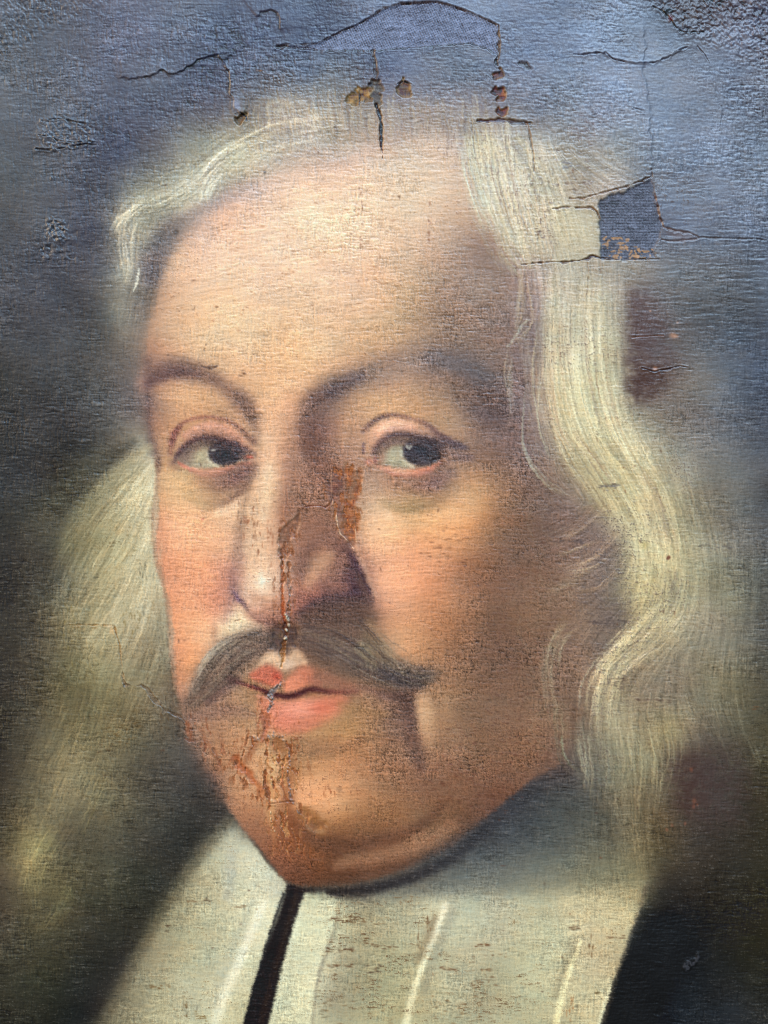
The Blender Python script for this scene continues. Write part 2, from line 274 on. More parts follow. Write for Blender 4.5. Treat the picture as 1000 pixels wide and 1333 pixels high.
IMG += (linen * .35 + field(OUT) * .65 - IMG) * (shade_ * .75)[..., None]
shape(GAP, (33,29,33), .96, 1.4, False)
stroke([(386,1165),(376,1200),(358,1262),(340,1330)], 3.5, (70,52,42), .35, .9)
stroke([(369,1165),(352,1215),(330,1290),(320,1330)], 2, (24,24,30), .8, .8)
# flesh
FACE = [(190,470),(194,430),(202,400),(214,345),(236,308),(270,272),(310,246),(360,224),(420,212),(470,204),(505,186),(548,172),(592,176),(618,200),(628,240),(645,290),(662,340),(676,400),(686,470),(692,540),(704,600),(722,660),(738,720),(746,800),(750,880),(744,950),(728,993),(694,1014),(653,1047),(619,1075),(585,1104),(534,1129),(480,1146),(425,1154),(392,1153),(374,1147),(355,1126),(336,1101),(318,1081),(301,1058),(285,1027),(262,995),(245,962),(238,930),(231,905),(226,880),(222,850),(218,800),(212,762),(201,722),(197,672),(202,640),(204,604),(194,562),(189,500)]
f1, f2, f3 = full(*mask(FACE, 1.8)), full(*mask(FACE, 8)), full(*mask(FACE, 22))
w3 = sstep(600, 680, X) * sstep(1040, 960, Y); w2 = np.maximum(np.maximum(sstep(420, 320, Y), sstep(900, 950, Y) * sstep(1060, 1030, Y) * sstep(330, 290, X)), sstep(380, 430, X) * sstep(1040, 1080, Y) * .6) * (1 - w3)
w2 = np.maximum(w2, sstep(560, 500, Y) * sstep(300, 240, X) * .6 * (1 - w3))
mF = f1 * (1 - w2 - w3) + f2 * w2 + f3 * w3
IMG += (flesh - IMG) * mF[..., None]
# dark under the chin
stroke([(385,1157),(430,1162),(482,1157),(538,1141),(589,1116),(624,1088),(659,1059),(704,1024)], [3,6,7,8,8,8,8,7], [(46,36,36),(40,36,38),(44,42,46),(52,52,56),(62,62,66),(72,70,70)], [.9,.9,.85,.7,.6,.35], .8)
# edge of the left cheek against the hair
stroke([(206,600),(203,640),(198,680),(203,725),(214,765),(221,810),(225,860),(230,900)], 2.6, [(120,92,78),(150,110,84),(150,116,90),(128,96,76)], .55, 1)
dab(206,604,4,9,(112,86,74),.8)
stroke([(190,470),(188,520),(194,565),(202,590)], 6, (92,78,76), .55, 1)

# ---------------------------------------------------------------- brows
stroke([(186,498),(206,487),(229,481),(252,484),(276,494),(300,508),(322,524)], [9,13,14,13,12,11,9], [(128,100,92),(120,92,86),(118,92,86),(130,104,92),(142,112,96),(146,114,96)], [.5,.7,.7,.6,.5,.45], 1)
stroke([(192,500),(210,490),(232,485),(256,488)], [5,6,6,4], (96,72,72), .5, 1)
stroke([(298,508),(318,526),(330,548),(334,576)], [8,11,9,5], [(140,110,92),(124,96,82),(122,92,80)], [.45,.65,.55,.3], 1)
stroke([(312,520),(326,540)], 8, (104,82,72), .5, 1)
stroke([(404,526),(424,514),(446,502),(476,488),(512,476),(552,467),(588,468),(618,482),(642,502),(656,524)], [12,16,17,17,17,17,18,19,18,14], [(124,98,86),(104,86,80),(112,92,84),(122,102,92),(124,104,94),(118,102,96),(112,96,92),(114,96,90),(124,102,92)], [.5,.75,.65,.55,.5,.55,.65,.6,.4], 1)
stroke([(412,520),(430,511),(450,499),(470,490)], [8,10,9,7], (88,74,74), .6, 1)
stroke([(560,468),(598,474),(628,494)], [9,11,10], (104,94,94), .45, 1)
dab(628,526,30,18,(112,90,80),.45,20,1); dab(640,540,22,10,(104,84,76),.35,10,1)
stroke([(412,528),(408,556),(408,585),(420,610),(436,640)], [13,14,13,13,9], [(130,100,86),(122,90,80),(118,86,76),(126,88,74),(134,94,76)], [.7,.8,.8,.65,.3], 1)
hairs([(400,530),(440,505),(500,477),(560,464),(620,482),(655,525)], 10, 60, [(78,66,66),(96,84,82),(140,120,104)], .35, length=(.05,.12), wob=3)
hairs([(190,494),(228,480),(270,490),(318,522)], 7, 40, [(84,62,62),(110,86,80),(150,122,104)], .35, length=(.08,.2), wob=3)

# ---------------------------------------------------------------- the eye on the left
shape([(227,600),(236,580),(252,556),(275,547),(298,553),(318,570),(332,588),(318,584),(300,573),(278,567),(256,570),(240,584)], (214,158,124), .75, 2.5)
stroke([(240,566),(256,557),(278,553),(298,559),(314,571)], 3.4, [(206,148,118),(238,182,146),(236,176,140),(222,160,126),(200,144,114)], .8, .9)
stroke([(224,576),(228,562),(240,550),(256,544),(277,543),(297,548),(314,559),(330,575)], [4,3.6,2.4,2.2,2.2,2.6,3.2,4], [(126,84,74),(126,82,72),(146,98,84),(156,100,86),(148,96,84),(136,94,82),(120,86,76),(112,80,72)], [.8,.85,.7,.6,.65,.65,.7,.6], .9)
stroke([(222,590),(224,574),(232,560)], 3.5, (120,74,68), .5, 1)
EYE_L = [(228,602),(236,586),(249,575),(266,570),(285,571),(303,577),(320,587),(332,594),(322,600),(306,605),(290,609),(272,612),(257,611),(242,607)]
shape(EYE_L, (158,136,112), 1, 1.8)
shape([(240,603),(252,586),(266,578),(276,586),(280,604),(272,611),(256,610)], (184,168,138), .8, 3)
dab(262,595,6,8,(196,184,146),.7); dab(274,608,8,2.2,(210,198,162),.7,-6)
dab(241,595,10,10,(132,106,98),.65,-30); dab(252,584,10,4,(140,116,102),.5,-30); stroke([(270,588),(272,598),(277,605),(284,609)], [1.6,2.4,2.8,2], (226,216,184), .8, .9)
shape([(271,591),(273,580),(282,573),(295,572),(308,576),(315,586),(314,597),(304,605),(290,607),(278,603)], (66,59,65), .95, 1.6)
dab(293,592,9,9,(44,40,45),.75); dab(283,598,5,6,(62,54,58),.5); dab(300,600,7,4,(68,58,58),.45)
dab(318,594,6,6,(100,80,76),.75,20)
dab(277.5,584,3.2,1.8,(196,190,178),.85,-15,.7); dab(281.5,583,1.2,1.6,(150,146,144),.7)
stroke([(226,602),(231,592),(238,583),(250,573),(266,568),(285,569.5),(303,574.5),(320,584),(333,592)], [2.6,2.8,3,3.2,3,3.2,3.2,2.8,2], [(104,76,72),(86,64,66),(78,58,62),(76,56,60),(76,58,62),(70,54,58),(70,54,58),(84,62,62),(108,80,72)], [.7,.85,.85,.85,.85,.88,.88,.8,.55], .9)
stroke([(268,573),(285,575),(303,581),(316,588)], 3, (54,45,50), .5, 1)
stroke([(236,590),(250,580),(266,575),(286,577),(304,582),(318,590)], [4,5,5,5,5,4], (96,76,74), .5, 1)
stroke([(232,584),(250,568),(268,563),(288,565),(306,571),(322,582)], [3,4,4,4,4,3], (128,92,82), .4, 1)
dab(326,595,4.4,2.6,(200,104,84),.85,12,.6); dab(321,596,3,3,(150,92,78),.6)
stroke([(232,602),(242,609),(256,614.5),(272,616),(290,613),(308,608),(326,603)], [1.6,2.2,2.6,2.8,2.6,2.2,1.6], [(196,116,94),(214,132,108),(226,156,126),(230,160,128),(222,146,116),(206,140,112),(188,120,98)], .9, .8)
stroke([(244,612),(256,618),(272,621),(288,618.5),(304,612)], [1.4,2,2.6,2.6,1.6], (192,118,96), .6, .9)
stroke([(256,624),(280,628),(304,624),(324,612)], [6,10,12,9], [(160,118,92),(140,100,84),(122,84,76),(116,82,76)], [.5,.7,.85,.8], 1)
stroke([(222,604),(230,609)], 4, (130,94,78), .5, 1)
stroke([(240,640),(262,655),(282,657),(300,650),(316,638),(325,625)], [6,6,6,5,5,4], [(186,144,102),(172,130,92),(154,114,86),(144,104,82),(136,98,80),(126,92,80)], [.55,.75,.85,.9,.9,.75], 1)
stroke([(282,668),(298,662),(312,652),(322,644)], [4,4.5,4,2.5], (232,184,146), .7, .9)
dab(264,676,1.5,1.5,(176,100,78),.7)

# ---------------------------------------------------------------- the eye on the right
shape([(478,574),(484,558),(500,546),(524,544),(546,550),(566,562),(590,578),(566,572),(540,567),(514,566),(498,572),(488,586)], (196,146,114), .7, 2.5)
shape([(488,560),(502,549),(524,548),(538,552),(542,560),(524,559),(504,561),(494,567)], (232,170,132), .85, 2)
dab(510,557,13,3,(240,184,146),.5,-4)
stroke([(472,562),(480,554),(490,546),(505,540.5),(522,541.5),(540,546),(555,552.5),(572,565),(590,576),(608,583)], [3,3.4,3,2.6,2.4,2.4,3,3.4,4,3], [(128,94,82),(108,80,72),(100,74,68),(106,78,70),(120,84,76),(136,96,82),(122,86,76),(108,76,70),(92,70,68),(110,84,76)], [.55,.85,.9,.85,.65,.6,.75,.8,.85,.5], .85)
stroke([(462,530),(452,550),(448,575)], [8,8,6], (196,150,112), .4, 1)
EYE_R = [(482,601),(486,590),(494,578),(506,569),(524,566),(544,569),(562,573),(578,579),(590,583),(580,592),(572,602),(558,609),(540,613),(520,612),(504,609),(490,606)]
shape(EYE_R, (158,128,106), 1, 1.8)
shape([(498,602),(504,586),(516,577),(526,580),(528,600),(534,611),(520,611),(506,608)], (182,172,142), .85, 2.6)
dab(511,597,6,8,(196,186,154),.6); dab(526,605,5,4,(200,194,158),.6,30)
dab(494,596,8,8,(176,134,112),.7); dab(481,601,6,4,(206,136,112),.75,10); dab(489,599,2,6,(122,76,74),.6)
shape([(523,592),(525,580),(534,571),(550,569),(567,572),(577,580),(575,593),(566,603),(552,608.5),(539,606.5),(529,601)], (72,67,74), .95, 1.7); stroke([(522,586),(524,597),(530,605),(538,610)], [1.6,2.4,2.6,2], (224,216,186), .75, .9); stroke([(498,580),(510,574),(524,573)], [3,3.5,3], (140,112,102), .5, 1)
dab(550,584,10,9,(54,55,62),.6); dab(540,600,9,5,(72,70,72),.5); dab(562,596,7,8,(76,70,68),.5,30)
dab(575,588,5,7,(112,88,76),.6)
dab(530.7,579.6,2,2,(206,200,182),.85,0,.7); dab(535.3,579.2,1.9,1.9,(208,202,184),.85,0,.7); dab(532.8,581.8,2,1.7,(196,190,172),.75,0,.7)
stroke([(484,592),(489,583),(496,574),(506,567),(522,564),(543,567),(562,570.5),(580,577),(606,584)], [2.2,2.6,2.8,2.8,2.8,3,3.6,4.6,2.6], [(122,90,84),(98,74,74),(84,66,68),(76,60,64),(72,58,62),(68,56,60),(70,58,60),(80,66,64),(110,88,80)], [.5,.75,.8,.85,.85,.88,.88,.85,.35], .9)
stroke([(572,577),(590,581),(604,583)], [5,4.5,3], (96,76,70), .4, 1)
stroke([(490,588),(506,575),(522,571),(544,574),(562,578),(578,584)], [4,5,5,5,5,5], (96,78,76), .5, 1)
stroke([(486,582),(504,562),(522,559),(545,562),(564,566),(584,574)], [3,3.5,3.5,4,4.5,4], (124,92,82), .4, 1)
stroke([(473,578),(473,590)], 1.5, (90,70,74), .75, .8)
stroke([(490,607),(504,612),(522,616),(542,616.5),(560,612),(574,602)], [1.6,2.4,3,3,2.8,2], [(206,146,120),(222,160,130),(232,172,136),(224,146,114),(212,130,102),(180,116,92)], .9, .8)
stroke([(502,615),(520,620),(542,621),(562,615)], [1.4,2,2.2,1.6], (198,122,98), .55, .9)
stroke([(578,594),(574,606),(584,600)], 3, (128,90,76), .5, 1)
stroke([(524,628),(545,632),(566,629),(584,616)], [6,10,12,9], [(158,116,92),(138,98,82),(124,88,78),(124,92,80)], [.5,.75,.85,.7], 1)
stroke([(496,652),(512,660),(532,663),(552,659),(572,648),(588,634)], [5,6,7,7,6,5], [(186,148,108),(166,132,94),(162,128,90),(158,120,86),(152,110,80),(156,114,84)], [.5,.8,.85,.8,.7,.5], 1)
stroke([(580,588),(596,594),(612,596)], [6,7,5], (118,92,84), .6, 1)
stroke([(502,676),(530,674),(560,672),(590,664)], [6,5,5,5], (232,172,122), .4, 1)
dab(505,672,6,6,(240,198,156),.6)

# ---------------------------------------------------------------- nose
stroke([(352,560),(351,600),(347,640),(341,680),(337,715),(335,765)], [11,12,13,15,17,17], [(228,182,142),(234,190,150),(238,196,154),(232,182,142),(232,180,140),(230,178,140)], [.4,.75,.88,.88,.85,.75], .8)
stroke([(351,604),(347,640),(343,676)], [4,5,4], (246,206,164), .6, .9)
stroke([(316,724),(313,752),(312,770)], [4,5,4], (184,134,112), .5, 1)
dab(341,757,8,13,(240,200,166),.7); dab(341,756,3.4,7,(250,222,190),.6)
stroke([(331,606),(326,630),(318,656),(312,690),(308,720)], [4,4,4,5,5], [(150,112,90),(156,120,94),(156,118,92),(162,120,96),(172,122,100)], [.4,.45,.5,.45,.35], 1)
stroke([(306,772),(300,790),(294,808)], [5,6,5], (150,104,92), .4, 1)
stroke([(314,696),(309,725),(304,750),(304,768),(309,781)], [4,5,5,5,4], [(176,130,106),(166,120,100),(150,106,94),(140,98,90),(120,84,82)], [.35,.5,.6,.65,.6], 1)
stroke([(316,788),(330,799),(348,806),(366,808)], [5,6,6,5], (172,116,94), .6, 1)
stroke([(305,772),(310,780),(318,787),(324,797),(334,806),(348,811),(368,813)], [2,2.6,2.4,2,1.8,2,2.2], [(96,70,78),(84,60,72),(96,68,72),(120,84,76),(128,88,76),(110,72,62),(86,54,46)], [.7,.9,.8,.65,.6,.75,.8], .8)
stroke([(322,800),(340,808),(358,808)], 4, (152,98,80), .5, 1)
shape([(370,600),(400,596),(432,604),(432,640),(428,662),(400,668),(384,690),(372,692),(374,650)], (164,120,98), .3, 5)
stroke([(393,756),(393,738),(399,720),(412,708)], [5,7,6,5], (132,94,80), .6, 1)
stroke([(402,762),(410,746),(420,732),(430,723)], [7,9,9,6], (208,152,116), .75, 1)
stroke([(424,752),(440,742),(448,728)], [8,8,6], (158,112,94), .5, 1)
stroke([(444,706),(454,718),(462,734),(470,752),(479,770)], [4,5,6,7,8], [(124,88,78),(104,76,74),(90,66,70),(96,71,64),(94,69,64)], [.45,.7,.85,.85,.85], .8)
stroke([(386,802),(400,793),(412,786),(432,783),(452,784),(476,784)], [4,5,6,7,8,9], [(112,72,66),(92,62,66),(94,67,64),(92,67,64),(90,67,64),(94,71,66)], [.6,.85,.9,.9,.95,.9], .7)
stroke([(392,776),(410,764),(430,762),(450,764)], [6,6,6,5], (150,100,84), .55, 1)
stroke([(456,720),(464,734),(472,752),(482,772)], 1.6, (66,48,58), .5, .9)
stroke([(463,712),(471,730),(480,752),(488,774)], 3, (226,172,136), .5, .8)

# single hairs, each a few strokes of a fine brush
def wisps(paths, cols, w=(.5, 1.0), op=(.25, .6), n=3, off=2.6, relief=.35):
    for p in paths:
        for k in range(n):
            q = np.array(p, float) + rng.normal(0, off, 2) + rng.normal(0, off * .35, (len(p), 2))
            c = np.array(cols[rng.integers(len(cols))]) * rng.uniform(.92, 1.06); W = rng.uniform(*w); O = rng.uniform(*op)
            GUIDES.append(spline(q, 3)) if k == 0 else None
            P = spline(q, 12); t0 = rng.integers(0, max(1, len(P) // 5)); t1 = len(P) - rng.integers(0, max(1, len(P) // 5)); P = P[t0:t1]
            d, u, sl = near(P, W, 5); al = O * np.sin(np.clip(u, .02, .98) * math.pi) ** .5 * (1 - sstep(W * .4, W * 1.5 + .5, d))
            mixin(sl, al, rgb(c)); HGT[sl] += relief * al
# ---------------------------------------------------------------- moustache and mouth
shape([(292,826),(302,796),(308,784),(318,790),(330,806),(346,816),(330,822),(306,828)], (222,178,136), .35, 4)
MOUST_L = [(232,922),(244,904),(252,880),(266,855),(288,833),(314,822),(350,822),(362,834),(354,848),(336,860),(322,878),(304,890),(288,906),(268,918),(248,926)]
MOUST_R = [(380,812),(396,796),(420,788),(482,788),(494,804),(486,820),(500,840),(526,860),(556,868),(578,872),(570,886),(550,896),(536,911),(508,906),(474,892),(436,882),(410,868),(390,846)]
shape(MOUST_L, (126,102,86), .68, 6.5)
shape(MOUST_R, (112,90,77), .76, 7)
stroke([(350,838),(322,850),(298,872),(270,900),(240,918)], [9,11,12,10,6], [(96,80,76),(100,84,80),(98,82,76),(106,88,80),(120,98,84)], .6, 1)
stroke([(300,836),(280,852),(264,876),(254,900)], [6,7,6,5], (138,120,104), .5, 1)
stroke([(330,826),(350,830),(362,838)], [5,7,8], (104,88,78), .6, 1)
stroke([(308,886),(290,898),(272,912)], [6,8,6], (106,82,76), .7, 1)
stroke([(400,806),(430,800),(462,800),(480,806)], [10,12,12,8], (96,73,64), .7, 1)
stroke([(400,830),(440,848),(480,866),(520,878),(556,882)], [12,14,13,11,8], [(102,85,79),(104,88,81),(98,86,81),(90,83,83),(96,88,84)], .7, 1)
stroke([(500,874),(525,886),(545,892)], [7,9,6], (84,79,83), .6, 1)
stroke([(478,830),(492,850),(510,866)], [8,8,6], (132,116,92), .5, 1)
stroke([(482,812),(492,826),(500,838)], [7,7,5], (170,134,100), .6, 1)
hairs([(352,834),(318,834),(288,852),(264,880),(246,912)], [9,12,13,12,7], 260, [(88,74,70),(120,104,94),(150,132,112),(80,66,64),(172,156,134)], .42, length=(.15,.35), wob=3, relief=.15)
hairs([(312,828),(286,842),(266,862),(254,884)], [5,6,6,4], 46, [(206,192,166),(192,180,156),(216,204,178)], .6, thick=(.3,.8), length=(.3,.6), wob=2, relief=.3)
hairs([(390,826),(430,838),(470,858),(520,876),(570,880)], [14,20,18,14,6], 330, [(80,68,68),(104,92,86),(70,60,64),(126,112,98)], .36, length=(.06,.18), wob=4, relief=.12)
hairs([(462,838),(480,850),(492,872)], [8,9,6], 50, [(166,154,122),(150,140,114),(184,170,136)], .5, thick=(.3,.8), length=(.4,.8), wob=3, relief=.25)
hairs([(486,830),(504,848),(532,876)], [6,7,5], 40, [(168,150,118),(190,168,132),(150,138,116)], .5, thick=(.3,.8), length=(.35,.7), wob=3, relief=.25)
hairs([(500,868),(530,880),(560,882)], [7,8,4], 40, [(116,108,104),(100,94,94),(76,70,72)], .35, length=(.2,.5), wob=2)
wisps([[(350,828),(318,836),(290,856),(268,884),(246,912)],[(340,824),(306,832),(278,852),(258,880)],[(346,840),(318,852),(296,872),(270,900)],[(300,842),(274,866),(256,896),(236,922)],[(330,850),(306,872),(280,898)],[(296,880),(270,904),(242,924)]], [(90,74,66),(146,128,108),(112,94,82),(168,150,126),(80,66,60)], n=7, off=4, op=(.18,.45), w=(.4,.9), relief=.25)
wisps([[(392,826),(430,840),(470,862),(510,884)],[(400,818),(440,826),(476,850),(500,872)],[(470,836),(490,856),(520,878)],[(486,828),(506,850),(540,872)],[(500,866),(530,880),(566,878)],[(520,872),(548,884),(580,874)],[(440,856),(480,878),(520,896),(540,908)],[(460,800),(480,820),(496,842)]], [(84,70,66),(126,108,92),(152,134,108),(74,62,60),(112,96,84)], n=7, off=4.4, op=(.16,.42), w=(.4,.9), relief=.25)
# lips
shape([(334,868),(348,852),(360,846),(370,852),(386,844),(398,856),(400,866),(380,868),(366,874),(350,864)], (220,172,132), .9, 2.6)
dab(376,866,8,7,(232,190,156),.6); dab(350,856,9,6,(226,182,142),.5)
shape([(324,880),(336,870),(348,866),(360,870),(368,878),(366,890),(356,894),(342,890)], (208,108,84), .85, 2.4)
shape([(369,888),(380,876),(394,868),(406,870),(410,880),(402,892),(392,899),(372,902)], (220,134,102), .88, 2.8); shape([(402,870),(424,874),(446,884),(468,892),(458,900),(426,897),(404,894)], (158,108,88), .75, 4)
stroke([(374,896),(386,884),(404,876)], [3,4,3], (222,140,108), .6, 1)
stroke([(396,878),(404,886),(414,890)], [4,5,4], (186,112,88), .5, 1)
dab(360,880,5,5,(190,72,54),.6)
shape([(336,908),(352,908),(366,912),(390,909),(424,906),(450,905),(452,914),(438,930),(412,944),(390,954),(368,955),(352,948),(342,930)], (226,138,108), .9, 4.5)
dab(386,923,26,10,(238,160,134),.75,-6); dab(372,936,14,9,(230,136,110),.5); dab(420,920,14,7,(222,116,88),.6,-12)
dab(392,946,22,6,(206,128,100),.5,-10); dab(436,914,16,8,(206,128,98),.5,-10); dab(452,900,18,7,(160,108,90),.5,5)
stroke([(308,888),(322,892),(336,896),(350,902),(366,906),(380,906),(394,901),(408,897.5),(426,900),(446,901),(466,899)], [1.6,2.2,2.8,3.2,3.6,3.8,4,3.8,3.4,2.6,2], [(120,72,64),(110,56,52),(90,44,46),(80,38,42),(74,36,40),(70,34,38),(72,36,40),(80,40,42),(104,56,52),(130,76,64),(130,86,74)], [.7,.85,.95,.95,.95,.95,.95,.95,.9,.8,.55], .8)
stroke([(300,884),(312,889)], 4, (100,66,62), .6, 1)
stroke([(336,906),(350,910)], 2, (226,150,120), .6, 1)
# folds beside the mouth
stroke([(470,894),(500,904),(526,908),(534,922),(536,945),(540,968)], [4,6,8,8,7,6], [(140,100,82),(118,86,74),(98,74,68),(110,82,70),(122,90,74),(140,102,80)], [.6,.8,.95,.95,.85,.5], 1)
stroke([(540,900),(528,930),(532,965),(548,1000)], [5,9,9,6], (112,82,70), .5, 1)
stroke([(546,908),(552,926),(556,950),(556,966)], [6,8,8,6], [(206,158,118),(214,168,126),(204,156,114),(184,138,102)], [.5,.65,.55,.3], 1)
stroke([(524,968),(512,950),(504,930)], [7,8,6], (128,96,76), .5, 1)
stroke([(528,990),(520,970)], 6, (186,134,98), .4, 1)
stroke([(444,918),(470,926),(500,930)], [5,6,6], (160,120,80), .5, 1)
stroke([(248,934),(270,930),(300,924),(326,930)], [5,7,8,6], (132,98,82), .5, 1)
# chin
stroke([(368,970),(404,976),(440,972),(470,962)], [5,7,7,5], (152,110,78), .5, 1)
stroke([(380,1075),(420,1096),(470,1100),(520,1088),(556,1068),(575,1048)], [8,8,8,7,6,5], [(134,84,56),(128,84,60),(124,84,64),(128,88,68),(140,96,74),(150,104,78)], [.8,.85,.8,.7,.6,.35], 1)
stroke([(450,1116),(500,1106),(545,1096),(580,1080)], [7,9,10,7], (172,124,92), .75, 1)
stroke([(470,1128),(520,1116),(566,1096),(600,1072)], [6,7,7,6], (150,104,78), .5, 1)
dab(398,1032,14,13,(236,160,112),.6); dab(428,1042,18,12,(224,154,106),.45)
dab(442,1028,3.5,3,(92,66,50),.6)

# ---------------------------------------------------------------- hair
stroke([(196,362),(204,330),(220,302),(246,280),(284,262),(330,240)], [10,13,14,12,10,9], [(100,94,98),(104,98,102),(116,108,108),(140,128,122),(160,144,132)], [.7,.75,.65,.5,.3], 1)
PALE = [(206,202,172),(190,186,156),(218,212,180),(170,166,142)]
WARM = [(206,196,152),(194,182,138),(216,206,164),(176,164,124),(150,136,106)]
GREY = [(150,146,130),(128,124,114),(170,164,142),(108,104,100)]
OLIV = [(168,164,132),(150,146,114),(186,182,152),(126,122,96)]
stroke([(238,262),(262,240),(282,215),(310,196)], [11,14,13,8], (190,189,162), .5, 1)
hairs([(150,300),(166,276),(200,258),(240,240),(272,212),(310,186),(360,166),(420,156),(450,164)], [7,10,14,17,18,16,16,12,6], 520, PALE + GREY, .42, length=(.08,.22), wob=4, relief=.2)
hairs([(262,262),(272,240),(284,222)], [9,9,6], 44, [(224,222,192),(212,210,180)], .6, thick=(.4,1), length=(.4,.8), wob=2, relief=.4)
hairs([(190,250),(172,268),(162,300),(166,340),(160,370)], [10,12,11,8,7], 150, [(176,176,156),(146,146,132),(118,118,110)], .36, length=(.15,.4), wob=4, relief=.15)
stroke([(181,350),(179,366),(174,378)], [1,1.6,.8], (210,214,200), .8, .7)
hairs([(172,370),(164,410),(160,450)], [10,10,6], 60, [(110,108,102),(92,92,90)], .3, length=(.2,.5), wob=4)
hairs([(330,230),(380,206),(430,200),(470,190)], [12,14,12,8], 150, [(178,160,142),(196,176,150),(150,138,128)], .3, length=(.15,.4), wob=3)
hairs([(430,190),(400,158),(370,140),(330,140)], [18,20,16,8], 160, [(186,178,154),(160,152,140),(204,196,166)], .3, length=(.15,.4), wob=4)
# crown on the right
hairs([(622,162),(634,210),(650,260),(672,310),(694,350)], [20,26,28,28,24], 620, WARM[:4] + PALE, .42, length=(.12,.35), wob=3, relief=.25)
hairs([(660,180),(690,230),(720,290),(740,350)], [22,30,34,34], 340, WARM[:4] + GREY, .34, length=(.12,.35), wob=3, relief=.18)
hairs([(730,200),(780,226),(830,240)], [22,24,16], 140, [(166,158,142),(140,136,132),(180,172,152)], .3, length=(.1,.3), wob=4)
# long fall on the right
hairs([(722,350),(720,420),(724,480),(732,540),(752,590),(790,640),(822,690)], [10,12,13,16,20,22,20], 520, WARM, .46, length=(.1,.3), wob=3, relief=.3)
hairs([(770,350),(764,430),(770,500),(788,560),(820,610),(850,660),(870,720)], [24,30,30,28,26,26,24], 700, WARM + OLIV, .4, length=(.08,.26), wob=3, relief=.2)
hairs([(840,620),(852,680),(850,740),(866,780)], [20,28,28,20], 300, WARM, .42, length=(.12,.35), wob=4, relief=.25)
hairs([(880,740),(872,780),(848,820),(816,850),(792,890),(778,940)], [20,22,18,16,14,12], 420, WARM + GREY, .42, length=(.1,.3), wob=3, relief=.3)
hairs([(850,790),(826,822),(796,858),(782,900),(776,950)], [4,5,5,5,4], 40, [(220,208,164),(206,194,150)], .6, thick=(.4,1), length=(.35,.7), wob=2, relief=.4)
hairs([(862,800),(836,838),(806,872),(798,910),(790,960)], [3,4,4,4,4], 30, [(214,202,158),(196,184,142)], .55, thick=(.4,1), length=(.35,.7), wob=2, relief=.4)
hairs([(740,800),(722,830),(712,870),(718,910)], [6,6,6,6], 34, [(176,144,112),(190,158,122),(160,126,98)], .45, thick=(.3,.8), length=(.4,.8), wob=2, relief=.2)
hairs([(728,910),(730,950),(738,1000)], [10,10,8], 40, [(150,126,98),(164,144,112),(128,104,84)], .4, length=(.3,.7), wob=3, relief=.2)
hairs([(800,900),(800,950),(808,1000),(820,1050),(832,1110)], [26,30,34,30,22], 420, OLIV + [(140,130,100),(120,110,86),(176,166,126)], .36, length=(.12,.4), wob=4, relief=.2)
hairs([(760,930),(756,980),(764,1030)], [12,14,12], 110, [(150,140,112),(128,118,98),(104,96,84)], .36, length=(.2,.6), wob=3, relief=.15)
hairs([(880,860),(900,920),(930,960),(960,1010)], [30,34,34,24], 180, [(126,120,94),(112,106,84),(136,130,102),(92,86,70)], .16, length=(.1,.25), wob=4)
hairs([(910,640),(930,720),(940,800),(934,880)], [26,30,30,26], 240, [(140,136,116),(118,116,104),(156,150,126)], .26, length=(.12,.35), wob=4)
hairs([(690,330),(684,400),(690,470),(700,540),(712,600)], [14,12,10,12,14], 150, [(170,150,126),(150,128,110),(186,170,138),(112,92,88)], .32, length=(.12,.35), wob=3, relief=.15)
stroke([(660,452),(670,440),(680,424),(688,416)], [.6,1.1,1.1,.5], (206,196,170), .75, .7)
hairs([(664,460),(662,500),(668,540)], [4,5,5], 16, [(186,170,146),(170,150,128)], .45, thick=(.3,.8), length=(.4,.8), wob=2, relief=.2)
hairs([(676,340),(676,380),(668,440)], [5,4,4], 14, [(180,160,138),(196,178,150)], .4, thick=(.3,.8), length=(.4,.8), wob=2)
for gx_, gy_ in ((742,690),(752,730),(744,760)):
    hairs([(gx_ - 34, gy_ + 14), (gx_, gy_), (gx_ + 34, gy_ - 30)], 9, 34, [(160,128,104),(140,112,96),(176,146,116)], .34, length=(.4,.8), wob=3)
LIGHT = [(214,200,160),(204,190,150),(222,210,174),(190,172,134)]; SKINNY = [(186,158,126),(172,142,114),(198,172,138)]
wisps([[(685,345),(692,385),(695,420),(676,444),(655,456)],[(676,350),(680,400),(668,440)],[(664,452),(660,490),(666,530),(664,560)]], SKINNY, n=3)
wisps([[(712,413),(708,480),(715,548),(738,586)],[(700,428),(693,496),(700,556)],[(685,503),(681,578),(708,624),(745,646)],[(720,430),(716,500),(726,556),(752,600)],[(706,470),(702,540),(716,590)]], SKINNY + LIGHT[:2], n=4)
wisps([[(753,737),(783,721),(802,691)],[(736,742),(772,738),(800,716)],[(730,700),(760,690),(790,664)],[(744,770),(780,764),(806,738)],[(726,724),(756,712),(784,700)]], SKINNY, n=3, off=3)
wisps([[(753,812),(727,827),(715,872),(723,925),(719,962)],[(748,820),(730,842),(724,880)],[(742,806),(716,836),(706,880),(712,930)]], SKINNY, n=3)
wisps([[(866,812),(813,850),(783,887),(775,932),(783,966)],[(843,820),(790,850),(764,887),(760,932)],[(824,827),(783,865),(772,910)],[(878,826),(832,862),(800,892),(792,940)],[(860,790),(820,830),(786,862)],[(850,846),(816,866),(804,884)],[(836,800),(800,836),(778,866)]], LIGHT, n=5, off=3.4, op=(.2,.5))
wisps([[(730,948),(734,985),(753,1008)],[(753,955),(760,993),(770,1020)],[(809,955),(817,993),(802,1046)],[(843,940),(855,993),(847,1053)],[(790,960),(796,1000),(790,1040)],[(826,950),(834,1000),(826,1060)],[(766,950),(772,1000),(768,1040)],[(870,940),(876,980),(866,1030)]], [(178,170,132),(162,152,118),(190,180,142),(120,108,88)], n=5, off=4)
